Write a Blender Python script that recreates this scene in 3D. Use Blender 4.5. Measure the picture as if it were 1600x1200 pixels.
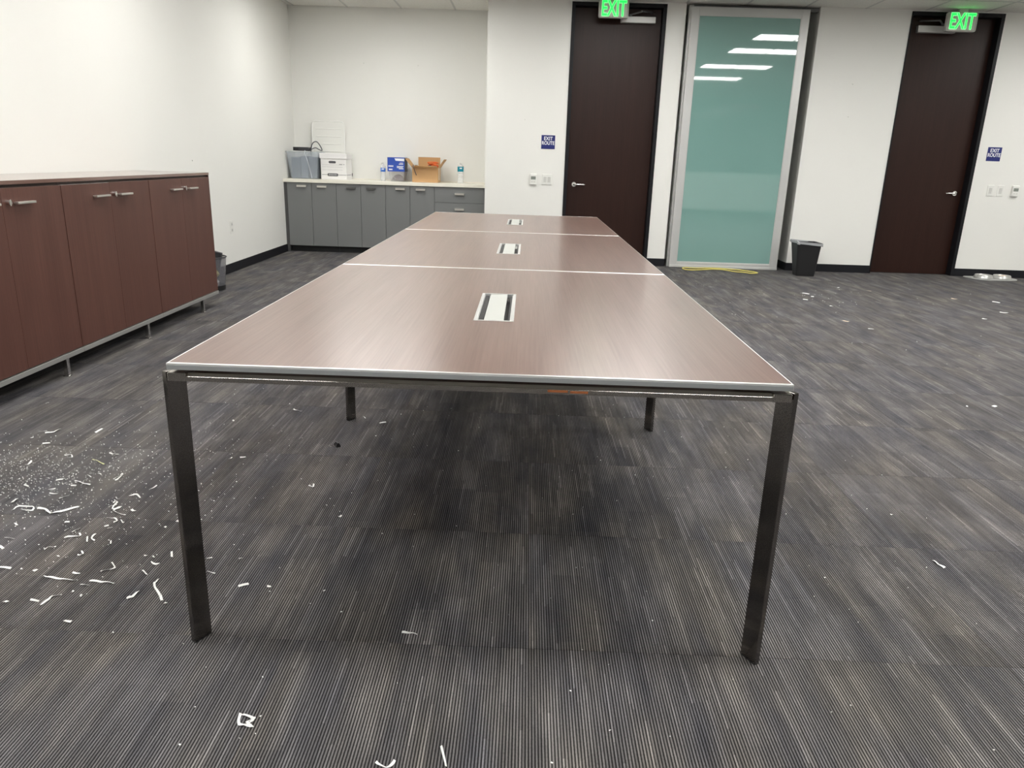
import bpy, bmesh, math, random
from mathutils import Vector, Matrix

for o in list(bpy.data.objects):
    bpy.data.objects.remove(o, do_unlink=True)
SC = bpy.context.scene
COL = SC.collection
R = math.radians
random.seed(11)

# ------------------------------------------------------------------ camera
cam_data = bpy.data.cameras.new('camera')
cam = bpy.data.objects.new('camera', cam_data)
COL.objects.link(cam)
SC.camera = cam
cam_data.sensor_width = 36.0
cam_data.lens = 1160.08 * 36.0 / 1600.0
cam_data.clip_start = 0.02
yaw, pit, rol = R(-0.7325), R(16.8554), R(1.8082)
fw = Vector((math.sin(yaw) * math.cos(pit), math.cos(yaw) * math.cos(pit), -math.sin(pit)))
rt = Vector((math.cos(yaw), -math.sin(yaw), 0))
up = rt.cross(fw)
rt2 = rt * math.cos(rol) + up * math.sin(rol)
up2 = -rt * math.sin(rol) + up * math.cos(rol)
mw = Matrix((rt2, up2, -fw)).transposed().to_4x4()
mw.translation = Vector((0.0954, -1.5805, 1.1989))
cam.matrix_world = mw

# ------------------------------------------------------------------ world, view
world = bpy.data.worlds.new('night_world')
SC.world = world
world.use_nodes = True
world.node_tree.nodes['Background'].inputs[0].default_value = (0.02, 0.025, 0.035, 1)
world.node_tree.nodes['Background'].inputs[1].default_value = 0.3
SC.view_settings.view_transform = 'Standard'
SC.view_settings.look = 'None'
SC.view_settings.gamma = 1.0
SC.view_settings.use_curve_mapping = False
SC.view_settings.exposure = 0.0
LAMP = 19.8                                  # radiance of the ceiling troffers' diffusers
LAMP_COL = (1.0, 0.993, 0.965)

# ------------------------------------------------------------------ room measures
XL, XR, YR, YB, YA, ZC = -2.911, 8.50, -3.40, 7.563, 8.348, 2.91
XO = -0.42                                   # corner between the alcove and the door wall


# ------------------------------------------------------------------ materials
def mat(name, col, rough=0.5, metal=0.0, **kw):
    m = bpy.data.materials.new(name)
    m.use_nodes = True
    b = m.node_tree.nodes['Principled BSDF']
    b.inputs['Base Color'].default_value = (*col, 1)
    b.inputs['Roughness'].default_value = rough
    b.inputs['Metallic'].default_value = metal
    for k, v in kw.items():
        b.inputs[k.replace('_', ' ')].default_value = v
    return m


def N(m, typ, **kw):
    n = m.node_tree.nodes.new(typ)
    for k, v in kw.items():
        setattr(n, k, v)
    return n


def link(m, a, b):
    m.node_tree.links.new(a, b)


def math_node(m, op, a, b=None, clamp=False):
    n = N(m, 'ShaderNodeMath', operation=op)
    n.use_clamp = clamp
    for i, v in enumerate((a, b)):
        if v is None:
            continue
        if isinstance(v, (int, float)):
            n.inputs[i].default_value = v
        else:
            link(m, v, n.inputs[i])
    return n.outputs[0]


def mix_col(m, fac, a, b, blend='MIX'):
    n = N(m, 'ShaderNodeMix', data_type='RGBA', blend_type=blend)
    for sock, v in ((n.inputs[0], fac), (n.inputs[6], a), (n.inputs[7], b)):
        if isinstance(v, (int, float)):
            sock.default_value = v
        elif isinstance(v, tuple):
            sock.default_value = (*v, 1)
        else:
            link(m, v, sock)
    return n.outputs[2]


def ramp(m, fac, stops):
    n = N(m, 'ShaderNodeValToRGB')
    cr = n.color_ramp
    while len(cr.elements) < len(stops):
        cr.elements.new(0.5)
    for e, (p, c) in zip(cr.elements, stops):
        e.position = p
        e.color = (*c, 1) if isinstance(c, tuple) else (c, c, c, 1)
    link(m, fac, n.inputs[0])
    return n.outputs[0]


def bsdf(m):
    return m.node_tree.nodes['Principled BSDF']


def add_bump(m, height, strength, dist):
    b = N(m, 'ShaderNodeBump')
    b.inputs['Strength'].default_value = strength
    b.inputs['Distance'].default_value = dist
    link(m, height, b.inputs['Height'])
    link(m, b.outputs[0], bsdf(m).inputs['Normal'])


def noise(m, vec, scale, detail=3, rough=0.5):
    n = N(m, 'ShaderNodeTexNoise')
    n.inputs['Scale'].default_value = scale
    n.inputs['Detail'].default_value = detail
    n.inputs['Roughness'].default_value = rough
    link(m, vec, n.inputs['Vector'])
    return n.outputs[0]


def position(m):
    return N(m, 'ShaderNodeNewGeometry').outputs['Position']


def scaled(m, vec, s, off=None):
    n = N(m, 'ShaderNodeMapping')
    n.inputs['Scale'].default_value = s
    link(m, vec, n.inputs['Vector'])
    if off is not None:
        link(m, off, n.inputs['Location'])
    return n.outputs[0]


def make_wall():
    m = mat('wall_paint', (0.80, 0.79, 0.745), 0.55)
    p = position(m)
    n1 = noise(m, p, 0.9, 3)
    c = mix_col(m, n1, (0.815, 0.81, 0.77), (0.855, 0.85, 0.81))
    link(m, c, bsdf(m).inputs['Base Color'])
    add_bump(m, noise(m, p, 220, 3), 0.12, 0.002)
    return m


def make_carpet():
    m = mat('striped_carpet', (0.08, 0.08, 0.08), 0.95)
    bsdf(m).inputs['Specular IOR Level'].default_value = 0.15
    p = position(m)
    sep = N(m, 'ShaderNodeSeparateXYZ')
    link(m, p, sep.inputs[0])
    x, y = sep.outputs[0], sep.outputs[1]
    rnd = N(m, 'ShaderNodeObjectInfo').outputs['Random']
    pitch = 0.0070
    rib = math_node(m, 'FLOOR', math_node(m, 'DIVIDE', x, pitch))
    # one random number for every rib of a tile
    comb = N(m, 'ShaderNodeCombineXYZ')
    link(m, rib, comb.inputs[0])
    link(m, math_node(m, 'MULTIPLY', rnd, 91.0), comb.inputs[1])
    w1 = N(m, 'ShaderNodeTexWhiteNoise', noise_dimensions='2D')
    link(m, comb.outputs[0], w1.inputs['Vector'])
    # every rib broken into lengths
    seg = math_node(m, 'FLOOR', math_node(m, 'ADD', math_node(m, 'MULTIPLY', y, 4.5),
                                          math_node(m, 'MULTIPLY', w1.outputs['Value'], 9.0)))
    comb2 = N(m, 'ShaderNodeCombineXYZ')
    link(m, rib, comb2.inputs[0])
    link(m, seg, comb2.inputs[1])
    w2 = N(m, 'ShaderNodeTexWhiteNoise', noise_dimensions='2D')
    link(m, comb2.outputs[0], w2.inputs['Vector'])
    # bands of about ten ribs
    band = math_node(m, 'FLOOR', math_node(m, 'DIVIDE', math_node(m, 'ADD', x, math_node(m, 'MULTIPLY', rnd, 0.3)), 0.087))
    comb3 = N(m, 'ShaderNodeCombineXYZ')
    link(m, band, comb3.inputs[0])
    link(m, math_node(m, 'MULTIPLY', rnd, 37.0), comb3.inputs[1])
    w3 = N(m, 'ShaderNodeTexWhiteNoise', noise_dimensions='2D')
    link(m, comb3.outputs[0], w3.inputs['Vector'])
    segb = math_node(m, 'FLOOR', math_node(m, 'ADD', math_node(m, 'MULTIPLY', y, 3.1),
                                           math_node(m, 'MULTIPLY', w3.outputs['Value'], 5.0)))
    comb4 = N(m, 'ShaderNodeCombineXYZ')
    link(m, band, comb4.inputs[0])
    link(m, segb, comb4.inputs[1])
    w4 = N(m, 'ShaderNodeTexWhiteNoise', noise_dimensions='2D')
    link(m, comb4.outputs[0], w4.inputs['Vector'])
    # soft clouds stretched along the ribs
    offs = N(m, 'ShaderNodeCombineXYZ')
    link(m, math_node(m, 'MULTIPLY', rnd, 50.0), offs.inputs[0])
    link(m, math_node(m, 'MULTIPLY', rnd, 23.0), offs.inputs[1])
    sv = scaled(m, p, (11.0, 2.6, 1.0), offs.outputs[0])
    n1 = noise(m, sv, 1.0, 3, 0.6)
    sv2 = scaled(m, p, (5.0, 1.5, 1.0), offs.outputs[0])
    n2 = noise(m, sv2, 1.0, 2)
    tone = math_node(m, 'ADD', math_node(m, 'MULTIPLY', n1, 0.95), math_node(m, 'MULTIPLY', w4.outputs['Value'], 0.13))
    tone = math_node(m, 'SUBTRACT', tone, 0.07)
    base = ramp(m, tone, [(0.25, (0.055, 0.054, 0.058)), (0.48, (0.087, 0.083, 0.082)), (0.72, (0.142, 0.134, 0.127))])
    tint = ramp(m, n2, [(0.36, (0.965, 0.97, 1.035)), (0.64, (1.035, 1.0, 0.96))])
    base = mix_col(m, 1.0, base, tint, 'MULTIPLY')
    # single ribs lighter or darker, a few of them pale lines
    ribtone = ramp(m, w2.outputs['Value'], [(0.0, 0.82), (0.85, 1.08), (0.95, 1.15), (0.98, 1.5)])
    base = mix_col(m, 1.0, base, ribtone, 'MULTIPLY')
    # the rib profile itself: pale crest, dark furrow
    wave = math_node(m, 'SINE', math_node(m, 'MULTIPLY', x, 2 * math.pi / pitch))
    wave = math_node(m, 'ADD', math_node(m, 'MULTIPLY', wave, 0.5), 0.5)
    knots = noise(m, scaled(m, p, (260.0, 170.0, 1.0)), 1.0, 1)
    prof = math_node(m, 'MULTIPLY', wave, math_node(m, 'ADD', knots, 0.5))
    furrow = ramp(m, prof, [(0.10, 0.22), (0.85, 2.05)])
    base = mix_col(m, 1.0, base, furrow, 'MULTIPLY')
    link(m, base, bsdf(m).inputs['Base Color'])
    add_bump(m, prof, 0.5, 0.002)
    return m


def make_wood(name, dark, light, along, rough=0.36, coat=0.0, streak=1.0):
    """veneer: fine pores and soft streaks running along one axis"""
    m = mat(name, dark, rough)
    p = position(m)
    fine = {'x': (2.0, 130.0, 130.0), 'y': (150.0, 2.5, 150.0), 'z': (150.0, 150.0, 2.5)}[along]
    broad = {'x': (0.8, 14.0, 14.0), 'y': (14.0, 0.8, 14.0), 'z': (14.0, 14.0, 0.8)}[along]
    f = noise(m, scaled(m, p, fine), 1.0, 4, 0.65)
    b = noise(m, scaled(m, p, broad), 1.0, 3, 0.6)
    t = math_node(m, 'ADD', math_node(m, 'MULTIPLY', f, 0.55), math_node(m, 'MULTIPLY', b, 0.45 * streak))
    c = ramp(m, t, [(0.30, dark), (0.68, light)])
    link(m, c, bsdf(m).inputs['Base Color'])
    bsdf(m).inputs['Coat Weight'].default_value = coat
    bsdf(m).inputs['Coat Roughness'].default_value = 0.22
    add_bump(m, f, 0.035, 0.0008)
    return m


def make_ceiling_tile():
    m = mat('mineral_fibre_tile', (0.62, 0.61, 0.57), 0.9)
    p = position(m)
    s = noise(m, p, 160, 2)
    c = ramp(m, s, [(0.30, (0.55, 0.54, 0.50)), (0.42, (0.78, 0.77, 0.72))])
    link(m, c, bsdf(m).inputs['Base Color'])
    add_bump(m, s, 0.3, 0.002)
    return m


def make_smoked_chrome():
    m = mat('smoked_chrome', (0.30, 0.285, 0.27), 0.16, 1.0)
    p = position(m)
    n1 = noise(m, scaled(m, p, (9.0, 9.0, 3.0)), 1.0, 4, 0.6)
    n2 = noise(m, p, 14, 2)
    r = ramp(m, n1, [(0.35, 0.10), (0.7, 0.24)])
    link(m, r, bsdf(m).inputs['Roughness'])
    c = mix_col(m, n2, (0.18, 0.168, 0.155), (0.25, 0.235, 0.22))
    link(m, c, bsdf(m).inputs['Base Color'])
    return m


def emit(name, col, strength):
    m = mat(name, col, 0.5)
    b = bsdf(m)
    b.inputs['Emission Color'].default_value = (*col[:3], 1)
    b.inputs['Emission Strength'].default_value = strength
    return m


def plastic_clear(name, col, alpha, rough=0.12):
    m = mat(name, col, rough)
    bsdf(m).inputs['Alpha'].default_value = alpha
    return m


M = dict(
    wall=make_wall(),
    carpet=make_carpet(),
    tile=make_ceiling_tile(),
    wood_y=make_wood('walnut_laminate_top', (0.108, 0.054, 0.042), (0.200, 0.119, 0.095), 'y', 0.33, coat=0.5),
    wood_s=make_wood('walnut_laminate_sideboard_top', (0.120, 0.064, 0.050), (0.215, 0.136, 0.110), 'y', 0.14, coat=0.6),
    wood_z=make_wood('walnut_veneer_doors', (0.072, 0.027, 0.020), (0.118, 0.050, 0.037), 'z', 0.42),
    door=make_wood('espresso_door_veneer', (0.017, 0.0055, 0.0036), (0.036, 0.0135, 0.0090), 'z', 0.40, streak=0.8),
    carcass=make_wood('walnut_carcass', (0.040, 0.022, 0.018), (0.070, 0.040, 0.032), 'y', 0.5),
    chrome=make_smoked_chrome(),
    rail_chrome=mat('chrome_rail', (0.50, 0.475, 0.44), 0.16, 1.0),
    edge=mat('brushed_aluminium_edge', (0.92, 0.92, 0.91), 0.30, 0.8),
    edge_refl=mat('edge_dark_reflection', (0.34, 0.35, 0.355), 0.4),  # table edge's reflection of the dark room, put into the colour
    rail=mat('satin_silver_rail', (0.50, 0.50, 0.48), 0.35, 0.7),
    steel=mat('polished_steel', (0.80, 0.79, 0.77), 0.18, 1.0),
    nickel=mat('satin_nickel', (0.80, 0.77, 0.72), 0.3, 0.9),
    pull_refl=mat('pull_dark_reflection', (0.11, 0.11, 0.105), 0.4, 0.2),  # pulls mirroring shadow: the dark reflection is put into the colour
    black=mat('black_plastic', (0.012, 0.012, 0.013), 0.45),
    shadow=mat('dark_cavity', (0.01, 0.01, 0.01), 0.9),
    frame=mat('black_door_frame', (0.008, 0.008, 0.010), 0.45, Specular_IOR_Level=0.25),
    base=mat('black_rubber_baseboard', (0.010, 0.010, 0.013), 0.55, Specular_IOR_Level=0.25),
    ceil_bar=mat('ceiling_tee_bar', (0.55, 0.545, 0.52), 0.5),
    grey=mat('grey_cabinet_laminate', (0.185, 0.19, 0.19), 0.45),
    grey_dark=mat('grey_cabinet_edge', (0.07, 0.07, 0.07), 0.6),
    counter=mat('cream_countertop', (0.87, 0.84, 0.74), 0.35),
    alum=mat('anodised_aluminium', (0.60, 0.60, 0.585), 0.4, 0.35),
    alum_dark=mat('dark_aluminium', (0.20, 0.20, 0.20), 0.4, 0.5),
    glass=mat('teal_back_painted_glass', (0.215, 0.385, 0.350), 0.025, IOR=2.15),
    white=mat('white_plastic', (0.80, 0.80, 0.76), 0.4),
    board=mat('white_ribbed_board', (0.90, 0.90, 0.87), 0.45),
    white2=mat('off_white_plastic', (0.66, 0.655, 0.62), 0.4),
    lcd=mat('grey_display', (0.24, 0.26, 0.23), 0.25),
    navy=mat('navy_sign', (0.012, 0.020, 0.155), 0.35),
    sign_white=mat('sign_white', (0.85, 0.86, 0.90), 0.5),
    exit_box=mat('exit_sign_housing', (0.50, 0.49, 0.46), 0.45),
    exit_green=emit('exit_green_light', (0.008, 1.0, 0.05), 2.4),
    exit_rim=emit('exit_green_rim', (0.20, 1.0, 0.30), 1.3),
    diffuser=emit('lamp_diffuser', LAMP_COL, LAMP),
    card=mat('corrugated_cardboard', (0.60, 0.37, 0.18), 0.8),
    card_in=mat('cardboard_inside', (0.50, 0.30, 0.14), 0.85),
    paper=mat('white_paper', (0.90, 0.90, 0.88), 0.7),
    paper_y=mat('pale_yellow_paper', (0.75, 0.76, 0.42), 0.7),
    paper_b=mat('pale_orange_paper', (0.78, 0.62, 0.47), 0.7),
    ink=mat('dark_grey_ink', (0.10, 0.10, 0.11), 0.7),
    box_white=mat('white_cardboard', (0.82, 0.81, 0.80), 0.7),
    box_side=mat('white_cardboard_side', (0.70, 0.69, 0.66), 0.7),
    blue=mat('blue_printed_card', (0.025, 0.080, 0.42), 0.45),
    blue_dk=mat('slate_card_side', (0.12, 0.15, 0.24), 0.5),
    bottle=plastic_clear('clear_bottle', (0.90, 0.93, 0.94), 0.36, 0.08),
    label_blue=mat('blue_bottle_label', (0.03, 0.16, 0.62), 0.4),
    label_teal=mat('teal_bottle_label', (0.0, 0.24, 0.34), 0.4),
    tub=plastic_clear('frosted_clear_plastic', (0.62, 0.68, 0.74), 0.24, 0.2),
    tub2=plastic_clear('clear_plastic_bin', (0.80, 0.78, 0.76), 0.18, 0.15),
    smoke=plastic_clear('smoked_clear_plastic', (0.22, 0.22, 0.24), 0.38, 0.12),
    slate=mat('slate_blue_plastic', (0.115, 0.135, 0.19), 0.45),
    slate2=mat('grey_blue_plastic', (0.17, 0.20, 0.27), 0.45),
    dark=mat('charcoal_plastic', (0.035, 0.036, 0.04), 0.5),
    orange=mat('orange_cable', (0.80, 0.17, 0.04), 0.5),
    cable=mat('dark_grey_cable', (0.09, 0.09, 0.10), 0.5),
    cable_lt=mat('pale_grey_cable', (0.55, 0.57, 0.60), 0.5),
    liner=mat('pale_grey_bin_liner', (0.36, 0.37, 0.38), 0.35),
    lid=mat('grey_white_lid', (0.44, 0.45, 0.42), 0.5),
    yellow=mat('yellow_cord', (0.70, 0.60, 0.16), 0.55),
    wrapper=mat('yellow_wrapper', (0.62, 0.52, 0.13), 0.4),
    tray=mat('grey_silicone_mat', (0.40, 0.40, 0.385), 0.6),
    bowl=mat('stainless_bowl', (0.50, 0.50, 0.48), 0.35, 0.6),
    food=mat('white_dry_residue', (0.66, 0.65, 0.62), 0.8),
    rust=mat('rust_stain', (0.42, 0.13, 0.04), 0.7),
    wglass=mat('night_window_glass', (0.02, 0.03, 0.03), 0.03),
    purple=mat('plum_fabric', (0.10, 0.06, 0.11), 0.8),
)


bsdf(M['door']).inputs['Specular IOR Level'].default_value = 0.28

# ------------------------------------------------------------------ mesh helpers
class MB:
    """collects shapes in world coordinates and links them as ONE mesh object"""
    def __init__(s):
        s.v, s.f = [], []

    def add(s, vs, fs):
        o = len(s.v)
        s.v += [Vector(v) for v in vs]
        s.f += [tuple(i + o for i in f) for f in fs]
        return s

    def box(s, x0, y0, z0, x1, y1, z1, T=None):
        vs = [Vector(c) for c in ((x0, y0, z0), (x1, y0, z0), (x1, y1, z0), (x0, y1, z0),
                                  (x0, y0, z1), (x1, y0, z1), (x1, y1, z1), (x0, y1, z1))]
        if T:
            vs = [T @ v for v in vs]
        return s.add(vs, [(0, 3, 2, 1), (4, 5, 6, 7), (0, 1, 5, 4), (1, 2, 6, 5), (2, 3, 7, 6), (3, 0, 4, 7)])

    def prism(s, poly, z0, z1, T=None):
        """poly: (x, y) outline, counter-clockwise; extruded along z"""
        n = len(poly)
        vs = [Vector((x, y, z0)) for x, y in poly] + [Vector((x, y, z1)) for x, y in poly]
        if T:
            vs = [T @ v for v in vs]
        fs = [tuple(range(n - 1, -1, -1)), tuple(range(n, 2 * n))]
        fs += [(i, (i + 1) % n, n + (i + 1) % n, n + i) for i in range(n)]
        return s.add(vs, fs)

    def loft(s, rings, cap=True):
        n = len(rings[0])
        vs = [v for r in rings for v in r]
        fs = []
        for k in range(len(rings) - 1):
            for i in range(n):
                j = (i + 1) % n
                fs.append((k * n + i, k * n + j, (k + 1) * n + j, (k + 1) * n + i))
        if cap:
            fs.append(tuple(range(n - 1, -1, -1)))
            fs.append(tuple((len(rings) - 1) * n + i for i in range(n)))
        return s.add(vs, fs)

    def lathe(s, cx, cy, prof, n=20, cap=True, sy=1.0):
        rings = [[Vector((cx + r * math.cos(2 * math.pi * i / n), cy + sy * r * math.sin(2 * math.pi * i / n), z))
                  for i in range(n)] for r, z in prof]
        return s.loft(rings, cap)

    def tube(s, pts, r, n=8, closed=False):
        pts = [Vector(p) for p in pts]
        rings = []
        prev = None
        for i, p in enumerate(pts):
            if closed:
                d = pts[(i + 1) % len(pts)] - pts[i - 1]
            else:
                d = pts[min(i + 1, len(pts) - 1)] - pts[max(i - 1, 0)]
            d.normalize()
            ref = prev if prev else (Vector((0, 0, 1)) if abs(d.z) < 0.9 else Vector((1, 0, 0)))
            a = (ref - d * ref.dot(d)).normalized()
            prev = a
            b = d.cross(a)
            rings.append([p + a * r * math.cos(2 * math.pi * k / n) + b * r * math.sin(2 * math.pi * k / n)
                          for k in range(n)])
        if closed:
            rings.append(rings[0])
            return s.loft(rings, False)
        return s.loft(rings)

    def build(s, name, m, parent=None, bevel=0.0, smooth=False, label=None, seg=2):
        xs = [[v[i] for v in s.v] for i in range(3)]
        c = Vector([(min(a) + max(a)) / 2 for a in xs])
        me = bpy.data.meshes.new(name)
        me.from_pydata([v - c for v in s.v], [], s.f)
        bm = bmesh.new()
        bm.from_mesh(me)
        bmesh.ops.recalc_face_normals(bm, faces=bm.faces)
        bm.to_mesh(me)
        bm.free()
        if smooth:
            me.polygons.foreach_set('use_smooth', [True] * len(me.polygons))
        me.materials.append(m)
        o = bpy.data.objects.new(name, me)
        COL.objects.link(o)
        if bevel:
            b = o.modifiers.new('bevel', 'BEVEL')
            b.width = bevel
            b.segments = seg
            b.limit_method = 'ANGLE'
        if smooth:
            e = o.modifiers.new('split', 'EDGE_SPLIT')
            e.split_angle = R(40)
        o['w'] = tuple(c)
        if parent:
            o.parent = parent
            o.location = c - Vector(parent['w'])
        else:
            o.location = c
        if label:
            o['label'] = label
        return o


def arc(cx, cy, r, a0, a1, n):
    return [(cx + r * math.cos(R(a0 + (a1 - a0) * i / n)), cy + r * math.sin(R(a0 + (a1 - a0) * i / n))) for i in range(n + 1)]


def round_rect(x0, y0, x1, y1, r, n=4):
    return arc(x1 - r, y0 + r, r, -90, 0, n) + arc(x1 - r, y1 - r, r, 0, 90, n) + \
        arc(x0 + r, y1 - r, r, 90, 180, n) + arc(x0 + r, y0 + r, r, 180, 270, n)


def catmull(pts, k=6, closed=False):
    P = [Vector(p) for p in pts]
    n = len(P)
    out = []
    rng = range(n) if closed else range(n - 1)
    for i in rng:
        if closed:
            a, b, c, d = P[i - 1], P[i], P[(i + 1) % n], P[(i + 2) % n]
        else:
            a, b, c, d = P[max(i - 1, 0)], P[i], P[i + 1], P[min(i + 2, n - 1)]
        for j in range(k):
            t = j / k
            out.append(0.5 * ((2 * b) + (c - a) * t + (2 * a - 5 * b + 4 * c - d) * t * t + (3 * b - a - 3 * c + d) * t ** 3))
    if not closed:
        out.append(P[-1])
    return out


def thing(name, label, cat, loc, group=None, kind=None):
    o = bpy.data.objects.new(name, None)
    COL.objects.link(o)
    o.empty_display_size = 0.05
    o.location = loc
    o['w'] = tuple(loc)
    return tag(o, label, cat, group, kind)


def tag(o, label, cat, group=None, kind=None):
    o['label'] = label
    o['category'] = cat
    if group:
        o['group'] = group
    if kind:
        o['kind'] = kind
    return o


def struct(o, label, cat):
    return tag(o, label, cat, None, 'structure')


def text_part(body, size, x, y, z, m, parent, name='lettering', depth=0.0008, bold=0.0, sx=1.0, face='front', rotz=0.0):
    """flat letters standing on a wall, facing the room (towards -Y), centred on x, z"""
    cu = bpy.data.curves.new(name, 'FONT')
    cu.body = body
    cu.size = size
    cu.align_x = 'CENTER'
    cu.align_y = 'CENTER'
    cu.extrude = depth
    cu.offset = bold
    cu.space_line = 0.95
    t = bpy.data.objects.new('tmp', cu)
    COL.objects.link(t)
    bpy.context.view_layer.update()
    dg = bpy.context.evaluated_depsgraph_get()
    me = bpy.data.meshes.new_from_object(t.evaluated_get(dg))
    bpy.data.objects.remove(t, do_unlink=True)
    Rm = Matrix.Rotation(R(90), 4, 'X')
    me.transform(Matrix.Rotation(rotz, 4, 'Z') @ Rm @ Matrix.Diagonal((sx, 1, 1, 1)))
    me.name = name
    me.materials.clear()
    me.materials.append(m)
    o = bpy.data.objects.new(name, me)
    COL.objects.link(o)
    o['w'] = (x, y, z)
    if parent:
        o.parent = parent
        o.location = Vector((x, y, z)) - Vector(parent['w'])
    else:
        o.location = (x, y, z)
    return o

# ================================================================== THE SETTING
T_CARPET = 0.610
# ---- floor: a slab with every carpet tile in the part of the room in view as a child
fl = struct(MB().box(XL - 0.1, YR - 0.1, -0.16, XR + 0.1, 9.3, -0.009).build('floor', M['carpet']),
            'dark grey striped carpet tile floor with brown and blue tinted patches', 'floor')
tile_mesh = None
x0, y0 = XL, 0.045 - 3 * T_CARPET
for i in range(16):
    for j in range(17):
        xa, ya = x0 + i * T_CARPET, y0 + j * T_CARPET
        if ya + T_CARPET > YA + 0.9:
            continue
        if tile_mesh is None:
            bm = bmesh.new()
            bmesh.ops.create_cube(bm, size=1.0)
            for v in bm.verts:
                v.co = Vector((v.co.x * (T_CARPET - 0.0012), v.co.y * (T_CARPET - 0.0016), v.co.z * 0.008))
            tile_mesh = bpy.data.meshes.new('carpet_tile')
            bm.to_mesh(tile_mesh)
            bm.free()
            tile_mesh.materials.append(M['carpet'])
        o = bpy.data.objects.new('carpet_tile', tile_mesh)
        COL.objects.link(o)
        o.parent = fl
        o.location = Vector((xa + T_CARPET / 2, ya + T_CARPET / 2, -0.004)) - Vector(fl['w'])

# ---- ceiling
ceil = struct(MB().box(XL - 0.1, YR - 0.1, ZC + 0.02, XR + 0.1, 9.3, ZC + 0.14).build('ceiling', M['tile']),
              'suspended ceiling of pale grey speckled mineral tiles', 'ceiling')
CP = 0.66                                     # ceiling grid pitch
gx = [3.10 + CP * k for k in range(-9, 9)]
gy = [8.35 - CP * k for k in range(0, 13)]
LROWS = [-1.88, 0.10, 2.08, 4.06, 6.04]  # first row: unseen lamps added behind the camera to fill the foreground
LCOLS = [-2.18, 0.46, 3.10, 5.74]
LIGHTS = []
for i_, lx in enumerate(LCOLS):
    for ly in LROWS:
        if ly < -1 and i_ > 1:  # added row only in the columns the glass panel does not mirror
            continue
        if ly > 6:
            ly = {0: 6.70, 2: 5.38}.get(i_, ly)
        LIGHTS.append((lx, ly))
ctm = None
for a in [XL] + gx:
    for b in gy:
        xa, xb = a, min([g for g in gx + [99] if g > a + 0.05] or [99])
        if xb > 8.6:
            continue
        yb, ya = b, b - CP
        if xa > XO + 0.1 and yb > 7.8:
            continue
        cx, cy = (xa + xb) / 2, (ya + yb) / 2
        if any(abs(cy - ly) < 0.3 and lx < cx < lx + 2 * CP for lx, ly in LIGHTS):
            continue
        full = abs(xb - xa - CP) < 0.01
        if full and ctm:
            o = bpy.data.objects.new('ceiling_tile', ctm)
            COL.objects.link(o)
            o.parent = ceil
            o.location = Vector((cx, cy, ZC + 0.008)) - Vector(ceil['w'])
        else:
            o = MB().box(xa + .006, ya + .006, ZC, xb - .006, yb - .006, ZC + .016).build('ceiling_tile', M['tile'], ceil)
            if full:
                ctm = o.data
bars = MB()
for g in gx:
    if g < 8.4:
        bars.box(g - .011, gy[-1], ZC - .003, g + .011, 7.563 if g > XO else YA, ZC + .004)
for g in gy[1:]:
    bars.box(XL, g - .011, ZC - .0035, XR, g + .011, ZC + .0035)
o = bars.build('ceiling_grid', M['ceil_bar'], ceil)
o['kind'] = 'stuff'

# ---- walls
def wall(name, boxes, label, m=None):
    b = MB()
    for q in boxes:
        b.box(*q)
    return struct(b.build(name, m or M['wall']), label, 'wall')

W = 0.14
wl = wall('wall_left', [(XL - W, YR, 0, XL, YA + W, ZC + .02)], 'long white wall behind the walnut sideboard')
wa = wall('wall_alcove', [(XL, YA, 0, XO + W, YA + W, ZC + .02)], 'white back wall of the alcove above the grey cabinets')
D1A, D1B, D2A, D2B, ZD = 0.517, 1.572, 4.275, 5.297, 2.894
GA, GB = 1.785, 3.267
wb = wall('wall_back', [(XO, YB, 0, XO + W, YA, ZC + .02),
                        (XO + W, YB, 0, D1A, YB + W, ZC + .02),
                        (D1B, YB, 0, GA, YB + W, ZC + .02),
                        (D1A, YB, ZD, D1B, YB + W, ZC + .02),
                        (GB, YB, 0, D2A, YB + W, ZC + .02),
                        (D2A, YB, ZD, D2B, YB + W, ZC + .02),
                        (D2B, YB, 0, XR, YB + W, ZC + .02)],
          'white wall holding the two dark doors and the teal glass panel')
wr2 = wall('wall_recess', [(GA - W, YB + W, 0, GA, YB + .75, ZC + .02), (GB, YB + W, 0, GB + W, YB + .75, ZC + .02),
                           (GA - W, YB + .75, 0, GB + W, YB + .87, ZC + .02)],
           'white sides of the dark recess behind the teal glass panel')
wr = wall('wall_right', [(XR, YR, 0, XR + W, YB + W, ZC + .02)], 'plain white wall at the far right side of the room')
wq = wall('wall_rear', [(XL, YR - W, 0, XR, YR - .06, 0.98), (XL, YR - .06, 0, 6.35, YR, 1.02), (XL, YR - W, 2.87, XR, YR, ZC + .02),
                        (XL, YR - W, .98, XL + .3, YR, 2.87), (XR - .3, YR - W, .98, XR, YR, 2.87)],
          'white rear wall under and over the long window band')
wn = struct(MB().box(XL + .3, YR - .09, .98, XR - .3, YR - .08, 2.87).build('window_1', M['wglass']),
            'long dark window band in the rear wall at night', 'window')
mull = MB()
for k in range(8):
    xx = XL + .3 + k * (XR - XL - .6) / 7
    MB().box(xx - .03, YR - .11, .98, xx + .03, YR - .03, 2.87).build('mullion', M['alum_dark'], wn)

for p, par, ax in (((-1.999, YA, 2.285), wa, 1), ((-1.322, YA, 2.275), wa, 1), ((0.03, YB, 1.647), wb, 1),
                   ((3.743, YB, 1.783), wb, 1), ((3.737, YB, 2.132), wb, 1), ((XL, 5.279, 1.104), wl, 0)):
    b = MB()
    if ax:
        b.tube([(p[0], p[1] + .004, p[2]), (p[0] + .004, p[1] - .006, p[2] - .008)], .005, 6)
    else:
        b.tube([(p[0] - .004, p[1], p[2]), (p[0] + .006, p[1], p[2] - .008)], .005, 6)
    b.build('wall_anchor', M['white2'], par)

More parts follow.
